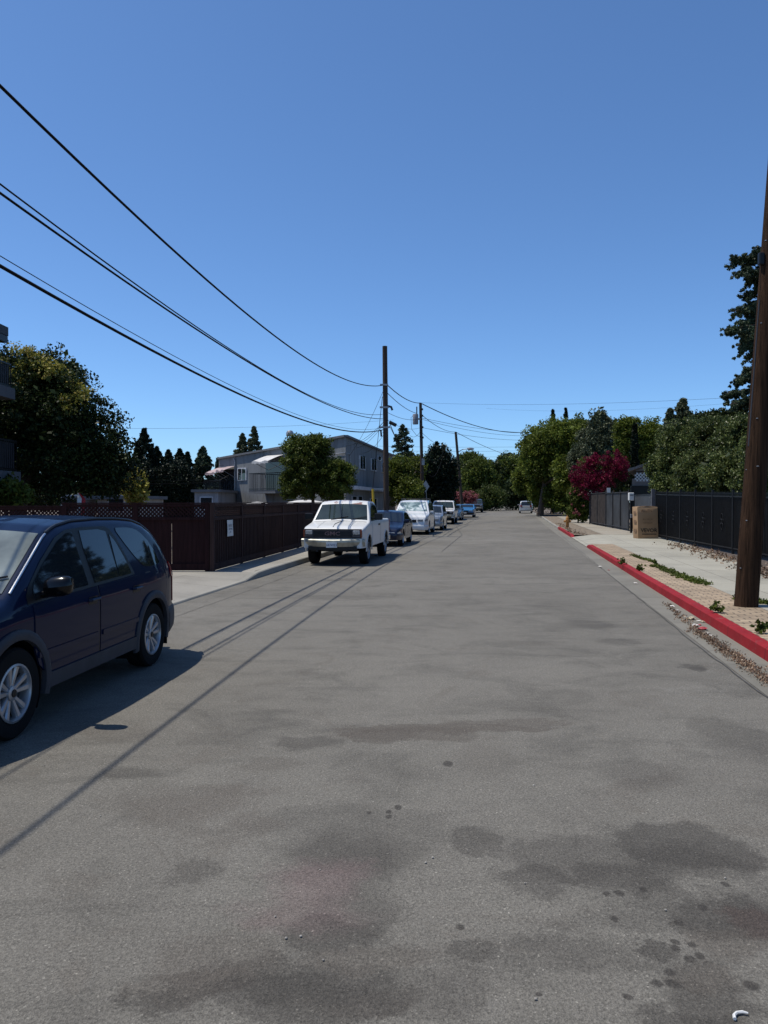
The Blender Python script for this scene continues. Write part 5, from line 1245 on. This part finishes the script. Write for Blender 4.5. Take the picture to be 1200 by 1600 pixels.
# ---------------------------------------------------------------- vegetation
rng = np.random.default_rng(11)
def leafcloud(name, centres, radii, per, leaf, mt, parent=None, aspect=1.6, upbias=0.0, drape=0.0, **kw):
    """centres (n,3) clump centres, radii (n,) clump radius; per leaves in each clump, every leaf a small bent blade"""
    if leaf > .04: per = int(per*2.0); leaf = leaf*.68
    centres = np.asarray(centres); n = len(centres)*per
    c = np.repeat(centres, per, 0); r = np.repeat(np.asarray(radii), per)
    d = rng.normal(size=(n, 3)); d /= np.linalg.norm(d, axis=1, keepdims=True)
    p = c+d*(r*rng.random(n)**0.45)[:, None]*np.array([1, 1, .85])
    a = rng.normal(size=(n, 3)); a[:, 2] += upbias*2; a[:, 2] -= drape*2; a /= np.linalg.norm(a, axis=1, keepdims=True)
    b = np.cross(a, rng.normal(size=(n, 3))); b /= np.linalg.norm(b, axis=1, keepdims=True)
    s = leaf*(0.6+0.8*rng.random(n))[:, None]
    v = np.empty((n, 4, 3)); v[:, 0] = p-a*s*aspect/2; v[:, 1] = p+b*s/2; v[:, 2] = p+a*s*aspect/2; v[:, 3] = p-b*s/2
    nrm = np.cross(a, b); v[:, 2] += nrm*s*.25
    org = np.array(ORIG[parent.name]) if parent is not None else np.array([p[:, 0].mean(), p[:, 1].mean(), p[:, 2].min()])
    v = (v.reshape(-1, 3)-org).astype(np.float32)
    me = bpy.data.meshes.new(name); me.vertices.add(n*4); me.vertices.foreach_set('co', v.ravel())
    me.loops.add(n*4); me.loops.foreach_set('vertex_index', np.arange(n*4, dtype=np.int32))
    me.polygons.add(n); me.polygons.foreach_set('loop_start', np.arange(0, n*4, 4, dtype=np.int32))
    me.materials.append(mt); me.update(); me.validate()
    o = bpy.data.objects.new(name, me); sc.collection.objects.link(o)
    if parent is not None: o.parent = parent
    else: o.location = Vector(org)
    ORIG[o.name] = Vector(org); return props(o, **kw)
def clumps(blobs, n, cr, shell=0.55, jitter=.12):
    """blobs: (cx,cy,cz,rx,ry,rz)"""
    w_ = np.array([b[3]*b[5] for b in blobs]); w_ = w_/w_.sum(); out = []; rad = []
    for b, k in zip(blobs, (w_*n).astype(int)+1):
        d = rng.normal(size=(k, 3)); d /= np.linalg.norm(d, axis=1, keepdims=True)
        rr = (shell+(1-shell)*rng.random(k)**.5)*(1+jitter*rng.normal(size=k))
        out.append(np.array(b[:3])+d*rr[:, None]*np.array(b[3:6])); rad.append(cr*(.6+.8*rng.random(k)))
    return np.concatenate(out), np.concatenate(rad)
def pxblob(px, py, D, rpx, rpy, depth=1.0):
    c = P(px, py, D); rx = rpx/F*D; return (c.x, c.y, c.z, rx, rx*depth, rpy/F*D)
def trunkmb(base, top, r0, r1, bend=.2, n=8):
    base, top = Vector(base), Vector(top); pts = []; rs = []
    for i in range(n+1):
        t = i/n; pts.append(base+(top-base)*t+Vector((math.sin(t*4+base.x)*bend*t*(1-t)*2, math.cos(t*3+base.y)*bend*t*(1-t)*2, 0))); rs.append(r0+(r1-r0)*t**.8)
    rs[0] *= 1.25; return pts, rs
def tree(name, label, blobs, n, cr, per, leaf, mt, tr=.2, group=None, cat='tree', base=None, limbs=6, core=True, shell=.55, extra=None, **kw):
    cx = np.mean([b[0] for b in blobs]); cy = np.mean([b[1] for b in blobs]); lo = min(b[2]-b[5] for b in blobs); hi = max(b[2] for b in blobs)
    bx, by = base if base else (cx, cy); z0 = gz(by)+.1
    rt = thing(name, label, cat, (bx, by, z0), group=group)
    pts, rs = trunkmb((bx, by, z0), (cx, cy, hi), tr, tr*.3); mb = MB().tube(pts, rs, 9)
    tk = mb.build('trunk', M['bark'], rt, smooth=60)
    mb = MB()
    for i in range(limbs):
        b = blobs[i % len(blobs)]; s = pts[3] if tr < .1 else pts[3+(i % 3)]; a = rng.random()*6.28
        e = Vector((b[0]+b[3]*.65*math.cos(a), b[1]+b[4]*.65*math.sin(a), b[2]+b[5]*(rng.random()*.8-.3)))
        m_ = (s+e)/2+Vector((0, 0, .25)); mb.tube([s, m_, e], [tr*.45, tr*.28, tr*.08], 6)
    mb.build('branches', M['bark'], tk, smooth=60)
    c, r = clumps(blobs, n, cr, shell); leafcloud('crown', c, r, per, leaf, mt, rt, **kw)
    if core:
        c, r = clumps([(b[0], b[1], b[2], b[3]*.72, b[4]*.72, b[5]*.72) for b in blobs], max(20, n//3), cr*1.5, .2)
        leafcloud('inner_foliage', c, r, max(8, per//2), leaf*1.9, mt, rt)
    if extra:
        eb, en, ecr, eper, eleaf, emt, enm = extra; c, r = clumps(eb, en, ecr, .8); leafcloud(enm, c, r, eper, eleaf, emt, rt)
    return rt
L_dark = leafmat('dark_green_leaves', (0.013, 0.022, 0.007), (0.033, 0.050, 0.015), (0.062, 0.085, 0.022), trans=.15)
L_mid = leafmat('mid_green_leaves', (0.035, 0.053, 0.009), (0.094, 0.125, 0.022), (0.163, 0.188, 0.037), trans=.3)
L_lime = leafmat('yellow_green_leaves', (0.052, 0.073, 0.010), (0.125, 0.162, 0.025), (0.208, 0.229, 0.046), trans=.35)
L_olive = leafmat('grey_green_leaves', (0.043, 0.055, 0.027), (0.100, 0.119, 0.065), (0.163, 0.175, 0.112), trans=.15)
L_cyp = leafmat('cypress_foliage', (.006, .011, .006), (.014, .024, .012), (.022, .034, .016), trans=.05)
L_ivy = leafmat('ivy_leaves', (0.038, 0.055, 0.013), (0.113, 0.142, 0.038), (0.246, 0.268, 0.116), trans=.2, rough=.35)
L_gold = leafmat('golden_new_growth', (0.180, 0.188, 0.030), (0.360, 0.330, 0.068), (0.480, 0.360, 0.135), trans=.3)
L_red = leafmat('crimson_bracts', (.055, .004, .012), (.17, .007, .035), (.30, .02, .07), trans=.3)
L_pink = leafmat('pink_flowers', (.22, .06, .07), (.36, .12, .13), (.45, .2, .2), trans=.25)
L_con = leafmat('blue_green_needles', (0.021, 0.035, 0.019), (0.052, 0.075, 0.042), (0.098, 0.117, 0.058), trans=.1)
L_dry = leafmat('dry_leaf_litter', (.12, .07, .045), (.26, .17, .11), (.42, .33, .24), trans=.1)
# left
tree('shade_tree', 'huge dark dome shaped tree with golden new growth behind the dark left fence',
     [pxblob(20, 690, 29, 120, 95, .8), pxblob(60, 640, 28, 90, 85, .9), pxblob(120, 700, 28, 78, 75, .9), pxblob(165, 735, 28, 42, 45, 1), pxblob(20, 585, 29, 45, 40, 1), pxblob(80, 590, 28.5, 42, 36, 1), pxblob(-60, 660, 29, 80, 100, .9)],
     1000, .42, 42, .105, L_dark, .28, base=(P(20, 0, 27.5).x, 27.5), limbs=12,
     extra=([pxblob(35, 575, 27.7, 42, 28, .6), pxblob(78, 590, 27.5, 34, 20, .6), pxblob(122, 612, 27.4, 14, 12, .6), pxblob(115, 630, 27.0, 18, 12, .6)], 46, .26, 60, .085, L_gold, 'golden_growth'))
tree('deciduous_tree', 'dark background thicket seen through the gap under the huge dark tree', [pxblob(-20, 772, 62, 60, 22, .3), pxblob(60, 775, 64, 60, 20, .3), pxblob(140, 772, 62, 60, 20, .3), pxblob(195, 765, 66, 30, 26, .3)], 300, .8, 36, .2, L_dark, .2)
tree('shade_tree', 'small golden green tree at the right foot of the huge dark tree', [pxblob(212, 762, 33, 14, 30, 1)], 60, .25, 40, .09, L_gold, .07)
tree('shade_tree', 'dark bushy tree low behind the fence at the far left edge', [pxblob(10, 770, 24, 30, 14, 1)], 60, .3, 35, .09, L_mid, .1)
def cypress(label, px, pytop, D, wpx, name='cypress_tree', n=220, base_py=788, mt=None, lean=0):
    t = P(px+lean, pytop, D); b = P(px, base_py, D); wd = wpx/F*D/2; H = t.z-.1
    rt = thing(name, label, 'tree', (b.x, D, gz(D)+.1), group=None)
    pts, rs = trunkmb((b.x, D, gz(D)+.1), (t.x, D, t.z-.3), .14, .03, .05); MB().tube(pts, rs, 7).build('trunk', M['bark'], rt)
    c = []; r = []
    for i in range(n):
        u = rng.random(); z = .1+H*u; w_ = wd*(min(1, .55+u*1.5) if u < .3 else 1)*(1-max(0, (u-.5)/.5)**1.6)*(.85+.3*rng.random()); a = rng.random()*6.28; k = .55+.45*rng.random()**.5
        c.append((b.x+(t.x-b.x)*u+math.cos(a)*w_*k, D+math.sin(a)*w_*k, z)); r.append(max(.12, wd*.28*(1-.6*u)))
    for i in range(14): c.append((t.x+rng.normal()*.05, D, t.z-.08*i)); r.append(.08+.012*i)
    leafcloud('crown', c, r, 46, .085+D*.0009, mt or L_cyp, rt, aspect=2.6, upbias=.8)
CG = [('tall narrow cypress with a bare wispy tip, leftmost of the left cypress row', 226, 671, 62, 46, 2), ('broad cypress second in the left cypress row', 245, 700, 63, 44, 0), ('round topped cypress in the middle of the left cypress row', 263, 705, 62, 42, 0), ('pointed cypress fourth in the left cypress row', 281, 703, 62, 36, 0), ('thin short cypress closing the left cypress row on the right', 293, 708, 62, 26, 0), ('stubby dark cypress shouldering the tallest one on its left', 214, 702, 61, 24, 0)]
for lb, px, py, D, w_, le in CG:
    cypress(lb, px, py, D, w_, n=260, lean=le-3 if le else 0)
c, r = clumps([pxblob(232, 760, 60, 30, 36, .4), pxblob(275, 760, 60, 30, 36, .4)], 420, .5, .3); leafcloud('dark_hedge', c, r, 50, .14, L_cyp, label='dark clipped hedge at the foot of the left cypress row', cat='hedge')
def conifer(label, px, pytop, D, wpx, base_py, mt, n=12, droop=.15, name='conifer_tree', per=30, leaf=.13, wob=.25):
    t = P(px, pytop, D); b = P(px, base_py, D); H = t.z-gz(D); wd = wpx/F*D/2; zb = max(.2, CAMH+(784-base_py)/F*D)
    rt = thing(name, label, 'tree', (b.x, D, gz(D)+.1))
    pts, rs = trunkmb((b.x, D, gz(D)+.1), (t.x, D, t.z-.1), max(.12, H*.018), .03, .1); MB().tube(pts, rs, 7).build('trunk', M['bark'], rt)
    c = []; r = []; br = MB(); lay = n*3
    for i in range(lay):
        u = (i+rng.random()*.6)/lay; z = zb+(t.z-zb)*u
        for k in range(5):
            a = rng.random()*6.28; L = wd*(1-u)**.75*(1-wob+2*wob*rng.random())
            e = Vector((b.x+math.cos(a)*L, D+math.sin(a)*L, z-droop*L)); s = Vector((b.x, D, z)); br.tube([s, e], [.03, .008], 4, False)
            m = max(2, int(L/.35))
            for j in range(m):
                f = .35+.65*(j+1)/m; p = s+(e-s)*f; c.append(tuple(p)); r.append(.12+.16*L/ max(wd, .1)*(1.2-f*.6)+.05)
    for i in range(6): c.append((t.x, D, t.z-.15*i)); r.append(.08+.03*i)
    br.build('branches', M['bark'], rt); leafcloud('crown', c, r, per, leaf, mt, rt, aspect=2.2)
conifer('layered green conifer between the left cypress row and the stucco block', 317, 699, 70, 50, 775, L_con, 10, per=26, leaf=.17)
conifer('thin sapling top poking over the roof left corner of the stucco block', 341, 715, 74, 10, 760, L_con, 5, per=16, leaf=.12)
conifer('grey green conifer with twin tops rising behind the stucco block roof, right twin', 397, 667, 88, 34, 740, L_olive, 9, per=24, leaf=.17)
conifer('grey green conifer with twin tops rising behind the stucco block roof, left twin', 379, 678, 88, 34, 740, L_olive, 9, per=24, leaf=.17)
tree('street_tree', 'round dark green bushy tree between the fence and the stucco block corner',
     [pxblob(480, 735, 41, 38, 42, 1), pxblob(520, 750, 41, 32, 34, 1), pxblob(465, 700, 41, 22, 20, 1), pxblob(493, 700, 41, 24, 20, 1), pxblob(535, 735, 41, 16, 14, 1), pxblob(455, 755, 41, 16, 24, 1)],
     620, .26, 46, .085, L_mid, .13, limbs=10)
tree('street_tree', 'yellow green tree between the tall pole and the transformer pole', [pxblob(625, 750, 58, 17, 36, 1), pxblob(640, 770, 57, 20, 22, 1), pxblob(648, 735, 62, 14, 18, 1)], 260, .4, 36, .14, L_lime, .15)
conifer('sparse tall conifer with see through branches behind the transformer pole', 629, 664, 82, 52, 735, L_con, 6, per=14, leaf=.17, wob=.4)
tree('street_tree', 'dark tree filling the gap under the sparse conifer', [pxblob(640, 745, 80, 26, 34, .6), pxblob(620, 735, 84, 14, 18, .6)], 160, .7, 36, .22, L_dark, .2)
for i, (px, py, w_, lb) in enumerate(((672, 707, 24, 'left shoulder of the dark cypress stand beyond the transformer pole'), (682, 692, 24, 'tallest cypress of the dark stand beyond the transformer pole'), (692, 697, 22, 'right hand cypress of the dark stand beyond the transformer pole'))):
    cypress(lb, px, py, 76+i, w_, n=300)
c, r = clumps([pxblob(683, 755, 76, 26, 50, .5)], 420, .65, .3); leafcloud('dark_hedge', c, r, 60, .2, L_cyp, label='tall black green hedge mass under the cypress stand', cat='hedge')
# far end
FT = 'trees closing the far end of the street'
far = [(715, 748, 150, 32, 34, L_dark, 'broad dark tree just right of the cypress stand at the far end'), (745, 742, 140, 30, 30, L_mid, 'mid green tree behind the leaning lamp pole at the far end'),
       (775, 750, 150, 30, 32, L_dark, 'dark tree in the centre of the far end of the street'), (755, 735, 175, 12, 16, L_dark, 'small pointed tree top above the leaning lamp pole'), (800, 740, 150, 26, 34, L_mid, 'green tree left of the big lime tree at the far end'),
       (735, 722, 178, 20, 14, L_mid, 'low distant tree crown on the far skyline'), (812, 770, 125, 30, 24, L_dark, 'dark spreading tree over the silver SUV'), (700, 765, 130, 20, 20, L_mid, 'green bush like tree behind the pink oleander'),
       (870, 775, 150, 60, 30, L_dark, 'dark trees shading the side street mouth'), (795, 722, 176, 14, 12, L_dark, 'distant round crown right of the street centre')]
for px, py, D, rx, ry, mt, lb in far:
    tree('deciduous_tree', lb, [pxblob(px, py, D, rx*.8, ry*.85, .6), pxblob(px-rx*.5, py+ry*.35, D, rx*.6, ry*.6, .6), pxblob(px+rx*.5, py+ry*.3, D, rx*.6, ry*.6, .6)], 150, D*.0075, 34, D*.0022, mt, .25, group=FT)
tree('round_bush', 'rounded olive green bush at the left side of the far road end', [pxblob(765, 778, 120, 26, 18, .8), pxblob(752, 785, 118, 14, 12, .8)], 200, .6, 36, .2, leafmat('bush_leaves', (.03, .05, .01), (.07, .09, .02), (.1, .12, .03)), .1, cat='bush')
tree('oleander_bush', 'pink flowering oleander behind the parked blue coupe', [pxblob(712, 779, 104, 10, 8, .6), pxblob(732, 778, 104, 11, 8, .6)], 90, .4, 24, .15, L_mid, .06, cat='bush',
     extra=([pxblob(711, 778, 103.5, 11, 8, .6), pxblob(732, 777, 103.5, 12, 8, .6)], 110, .35, 30, .14, L_pink, 'flowers'))
# right
tree('maple_tree', 'big lime green leafy tree standing over the side street on the right', [pxblob(850, 715, 84, 34, 40, .8), pxblob(880, 690, 82, 32, 34, .8), pxblob(835, 700, 86, 22, 28, .8), pxblob(905, 675, 84, 22, 24, .8), pxblob(860, 680, 84, 20, 22, .8), pxblob(825, 745, 88, 22, 30, .8), pxblob(890, 740, 80, 24, 30, .8), pxblob(850, 762, 86, 24, 26, .8), pxblob(872, 775, 83, 20, 22, .8)],
     860, .62, 44, .2, L_lime, .35, limbs=14, base=(P(846, 0, 84).x, 84))
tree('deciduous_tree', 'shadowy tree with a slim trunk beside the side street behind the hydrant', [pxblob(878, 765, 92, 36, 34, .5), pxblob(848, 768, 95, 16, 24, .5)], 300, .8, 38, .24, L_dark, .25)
cypress('leaf fringed cypress tip poking above the lime green tree, left and wider one', 868, 641, 100, 13, n=160, lean=-4); cypress('slim cypress tip poking above the lime green tree, right and narrower one', 884, 639, 100, 7, n=120)
tree('olive_tree', 'grey green feathery tree behind the crimson bougainvillea', [pxblob(930, 700, 78, 28, 34, .8), pxblob(945, 680, 78, 18, 28, .8), pxblob(960, 720, 78, 22, 26, .8), pxblob(935, 660, 78, 10, 18, .8), pxblob(908, 720, 76, 18, 26, .8)], 420, .5, 40, .17, L_olive, .25)
conifer('slender grey green sapling top right of the grey green feathery tree', 962, 655, 80, 8, 720, L_olive, 6, per=14, leaf=.14)
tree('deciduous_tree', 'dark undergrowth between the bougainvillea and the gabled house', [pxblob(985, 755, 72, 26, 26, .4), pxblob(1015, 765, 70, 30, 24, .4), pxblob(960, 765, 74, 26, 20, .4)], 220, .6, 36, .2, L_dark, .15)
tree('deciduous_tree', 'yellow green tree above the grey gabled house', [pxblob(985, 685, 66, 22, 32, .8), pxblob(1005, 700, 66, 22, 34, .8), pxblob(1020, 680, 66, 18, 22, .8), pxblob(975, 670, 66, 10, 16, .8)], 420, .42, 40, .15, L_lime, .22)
cypress('dark narrow cypress above the grey gabled house roof', 992, 664, 60, 13, n=200, base_py=735)
conifer('tall blue grey conifer above the ivy hedge', 1067, 624, 52, 60, 715, L_olive, 10, per=24, leaf=.12, wob=.4)
conifer('shorter blue grey conifer left of the tall one above the ivy hedge', 1047, 640, 52, 40, 715, L_olive, 9, per=24, leaf=.12, wob=.4)
tree('bush', 'green leafy vine growing through the back of the crimson bougainvillea', [pxblob(925, 735, 59.5, 24, 22, .5), pxblob(958, 728, 60, 18, 18, .5)], 60, .3, 30, .1, L_mid, .06, cat='bush', limbs=9)
tree('bougainvillea', 'crimson bougainvillea spilling over the slatted fence', [pxblob(935, 752, 60, 26, 22, .5), pxblob(965, 745, 61, 16, 18, .5)], 120, .4, 24, .11, L_dark, .08, cat='bush', core=True,
     extra=([pxblob(915, 738, 58, 20, 20, .6), pxblob(940, 732, 58, 26, 20, .6), pxblob(962, 726, 59, 18, 18, .6), pxblob(912, 756, 57, 14, 14, .6), pxblob(938, 755, 57, 18, 14, .6), pxblob(972, 735, 58, 8, 18, .6), pxblob(900, 748, 57, 8, 12, .6), pxblob(950, 716, 58, 5, 9, .6), pxblob(930, 714, 58, 5, 8, .6), pxblob(966, 712, 59, 5, 8, .6), pxblob(922, 772, 57, 10, 10, .6)], 280, .24, 40, .085, L_red, 'crimson_bracts'))
tree('rose_bush', 'tall leafy bush with a few pale flowers at the end of the slatted fence', [pxblob(903, 780, 60, 12, 28, .8), pxblob(912, 795, 60, 9, 20, .8), pxblob(895, 800, 61, 8, 12, .8)], 170, .26, 36, .11, L_mid, .06, cat='bush',
     extra=([pxblob(900, 780, 59.4, 11, 26, .8)], 22, .10, 8, .10, L_pink, 'flowers'))
# ivy covered hedge behind the iron fence
pts = []; 
iv = [(1075, 700, 40, 50, 42), (1045, 735, 41, 30, 38), (1120, 700, 38, 55, 45), (1165, 700, 34, 50, 50), (1105, 745, 36, 50, 40), (1150, 745, 32, 50, 40), (1215, 720, 29, 55, 60), (1190, 760, 29, 40, 40), (1050, 765, 40, 28, 26), (1085, 770, 37, 30, 26)]
c, r = clumps([pxblob(a, b_, D, rx, ry, .6) for a, b_, D, rx, ry in iv], 1500, .30, .6); rt = thing('ivy_hedge', 'tall glossy ivy covered hedge towering behind the black iron fence', 'hedge', (P(1120, 0, 36).x, 36, .1))
leafcloud('foliage', c, r, 46, .085, L_ivy, rt)
c, r = clumps([pxblob(a, b_, D+.3, rx*.75, ry*.75, .5) for a, b_, D, rx, ry in iv], 500, .6, .2); leafcloud('inner_foliage', c, r, 22, .26, L_dark, rt)
MB().tube([(P(1120, 0, 36.5).x, 36.5, .1), (P(1110, 0, 36.5).x, 36.5, 4.0)], [.2, .1], 7).build('stem', M['bark'], rt)
# dark tree row behind the hedge
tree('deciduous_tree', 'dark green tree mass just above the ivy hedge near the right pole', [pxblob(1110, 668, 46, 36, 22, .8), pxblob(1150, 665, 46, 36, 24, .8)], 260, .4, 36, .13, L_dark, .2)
# redwood at the right edge
def redwood():
    D = 44; b = P(1258, 800, D); top = P(1255, 330, D)
    rt = thing('redwood_tree', 'very tall dark conifer partly hidden behind the near utility pole at the right edge', 'tree', (b.x, D, .1))
    pts, rs = trunkmb((b.x, D, .1), (top.x, D, top.z), .42, .08, .3, 14); MB().tube(pts, rs, 10).build('trunk', M['bark'], rt, smooth=60)
    c = []; r = []; br = MB()
    for px, py in ((1140, 408), (1160, 405), (1150, 425), (1168, 440), (1158, 462), (1145, 487), (1170, 480), (1130, 515), (1150, 505), (1162, 530), (1150, 540), (1172, 555), (1165, 520), (1180, 430), (1185, 475), (1185, 395), (1178, 500),
                   (1145, 595), (1160, 585), (1135, 615), (1150, 632), (1165, 620), (1175, 600), (1180, 640), (1140, 632)):
        e = P(px, py, D+rng.normal()*1.0); s = Vector((b.x, D, e.z+.3+rng.random()*.8)); m_ = (s+e)/2+Vector((0, 0, .25)); br.tube([s, m_, e], [.09, .05, .015], 5, False)
        for j in range(22):
            f = .30+.62*rng.random()**.8; p0 = s+(e-s)*f; tw = Vector((-.35-.6*rng.random(), rng.normal()*.6, rng.normal()*.34))*(1.15-f*.55)
            if j % 3 == 0: br.tube([p0, p0+tw], [.02, .006], 4, False)
            for k in range(7):
                q = p0+tw*(k/6)+Vector((rng.normal()*.05, rng.normal()*.08, rng.normal()*.05-.03*k)); c.append(tuple(q)); r.append(.17-.012*k)
    for i in range(900):
        u = rng.random(); z = 2.5+(top.z-2.5)*u; a = rng.random()*6.28; L = 3.4*(1-u)**.5*rng.random()**.5+.3
        if math.cos(a) < 0 and L > 1.6: L = 1.6
        c.append((b.x+math.cos(a)*L, D+math.sin(a)*L, z)); r.append(.45)
    br.build('branches', M['bark'], rt); leafcloud('crown', c, r, 20, .085, L_con, rt, aspect=2.6, drape=.3)
redwood()
# ---------------------------------------------------------------- small things near the right kerb
def cover(name, label, px, n, spread, leaf, mt, z=.155, per=30, cat='ground cover', kind='stuff', rad=.06):
    pts = [G(x, y, z) for x, y in px]; c = []
    for i in range(n):
        k = rng.integers(0, len(pts)-1); p = pts[k]+(pts[k+1]-pts[k])*rng.random(); c.append((p.x+rng.normal()*spread, p.y+rng.normal()*spread*2, z+.01))
    c = np.array(c); o = leafcloud(name, c, np.full(len(c), rad)*(.5+rng.random(len(c))), per, leaf, mt, None, label=label, cat=cat, kind=kind)
    return o
cover('moss_patch', 'green brown weeds growing along the seam between the pavers and the pavement', [(1022, 884), (1040, 890), (1062, 900), (1080, 906), (1100, 912)], 190, .07, .022, L_mid, rad=.05)
cover('moss_patch', 'small tuft line of weeds in the pavers nearer the driveway', [(990, 868), (1018, 878)], 60, .05, .022, L_mid, rad=.04)
cover('moss_patch', 'dry weeds along the back edge of the pavers behind the near pole', [(1150, 936), (1178, 941), (1225, 945)], 90, .06, .022, L_mid, rad=.05)
cover('leaf_litter', 'dry leaves and crumbs gathered in the gutter below the red kerb', [(1085, 985), (1110, 1000), (1140, 1022), (1170, 1042), (1215, 1075)], 620, .05, .013, L_dry, z=.008, per=7, rad=.04)
cover('leaf_litter', 'sparse dry crumbs further along the red kerb', [(1040, 943), (1085, 983)], 90, .04, .018, L_dry, z=.008, per=5, rad=.03)
cover('leaf_litter', 'dry leaves scattered over the mulch beside the hydrant', [(872, 818), (890, 829), (905, 835)], 120, .14, .04, L_dry, z=.15, per=6, rad=.12)
cover('leaf_litter', 'leaf debris along the foot of the black iron fence', [(1050, 850), (1110, 866), (1190, 893), (1225, 905)], 420, .25, .04, L_dry, z=.15, per=6, rad=.1)
for k, (x, y, s, lb) in enumerate(((1122, 957, 1.0, 'tall spiky weed in the pavers just left of the near pole'), (1188, 989, .8, 'leafy green weed in the pavers at the right edge'), (1000, 892, .8, 'scrawny weed in the pavers further up the verge'), (972, 882, 1.0, 'dark weed at the kerb near the driveway'), (1024, 882, .7, 'small weed tuft at the tip of the moss patch'))):
    p = G(x, y, .15); rt = thing('weed', lb, 'weed', tuple(p))
    mb = MB()
    for i in range(7):
        a = rng.random()*6.28; h = (.10+.12*rng.random())*s; q = p+Vector((math.cos(a)*.07*s, math.sin(a)*.07*s, h)); mb.tube([p, (p+q)/2+Vector((0, 0, .02)), q], [.004, .003, .001], 4)
    mb.build('stems', L_mid, rt)
    c = [tuple(p+Vector((rng.normal()*.045*s, rng.normal()*.05*s, .02+abs(rng.normal())*.07*s))) for i in range(22)]
    leafcloud('leaves', c, [.03*s]*22, 6, .035, L_mid, rt)
# litter
def crumple(label, px, py, size, mt, seed, flat=.6, name='crumpled_wrapper', cat='litter'):
    p = G(px, py, .006); mb = MB(); n, m = 7, 12; rows = []
    for i in range(n+1):
        th = math.pi*i/n; row = []
        for j in range(m+1):
            ph = 2*math.pi*(j % m)/m; d = Vector((math.sin(th)*math.cos(ph), math.sin(th)*math.sin(ph), math.cos(th)))
            r_ = size*(.75+.55*mnoise.noise(d*1.8+Vector((seed*3.1, 0, 0)))+.25*mnoise.noise(d*5+Vector((0, seed, 0))))
            row.append((p.x+d.x*r_*1.2, p.y+d.y*r_*1.4, p.z+max(0, (d.z*r_+size*.7)*flat)))
        rows.append(row)
    mb.grid(rows).build(name, mt, label=label, cat=cat, group='litter in the gutter', smooth=25)
lw, lr = mat('paper_white', (.55, .52, .48), .7, var=.15, scale=20), mat('wrapper_red', (.34, .04, .045), .5, var=.3, scale=20)
lt = mat('wrapper_tan', (.40, .34, .24), .7, var=.2, scale=20)
for k, (x, y, s, mt, lb) in enumerate(((1050, 948, .05, lw, 'upper crumpled white wrapper by the red kerb'), (1058, 954, .03, lw, 'tiny white scrap below the upper white wrapper'), (1080, 968, .06, lt, 'round tan paper cup lid lying in the gutter'), (1092, 971, .035, lw, 'white scrap leaning on the red kerb'), (1098, 972, .035, lt, 'pale folded scrap leaning on the kerb'),
        (1087, 978, .05, lw, 'white torn wrapper next to the red one'), (1098, 984, .06, lr, 'crushed red wrapper in the gutter'), (1093, 977, .03, lr, 'small red and white wrapper piece'), (1105, 990, .028, lw, 'white scrap just below the crushed red wrapper'), (1110, 993, .022, lw, 'smallest white scrap among the dry leaves'), (938, 886, .05, lw, 'flat white scrap in the gutter up the street'), (993, 912, .05, lw, 'white scrap beside the red kerb halfway up'), (951, 891, .03, lr, 'dark red scrap close to the kerb up the street'))):
    crumple(lb, x, y, s, mt, k, .35 if s < .06 else .5)
# hooked white plastic strip in the bottom corner, pebbles
c0 = G(1150, 1590, .006); pts = [G(x, y, .010) for x, y in ((1148, 1592), (1147, 1586), (1151, 1582), (1160, 1581), (1169, 1583))]
MB().tube(pts, [.006, .006, .005, .005, .003], 6).build('plastic_hook', M['whitepaint'], label='small curved white plastic hook on the asphalt at the bottom right corner', cat='litter', smooth=True)
mb = MB()
for x, y in ((812, 1506), (837, 1561), (676, 1340), (665, 1348), (430, 1432), (447, 1466), (470, 1463), (500, 1359), (1133, 1372), (1040, 1422), (505, 1500), (69, 1196), (1010, 1372), (1129, 1250), (840, 1262), (268, 1140), (157, 1275), (560, 1202), (834, 1227), (1030, 1130), (306, 1003), (476, 965), (400, 1008), (330, 1010), (610, 955), (820, 1380), (905, 1190), (740, 1040)):
    p = G(x, y, .004); s = .003+.004*random.random(); mb.lathe([(.001, 0), (s, .001), (s*.8, s*.6), (.001, s*.8)], tuple(p), 6)
mb.build('pebbles', mat('pale_pebbles', (.30, .28, .25), .8, var=.6, scale=3), label='tiny pale pebbles and crumbs scattered on the asphalt', cat='pebbles', kind='stuff')
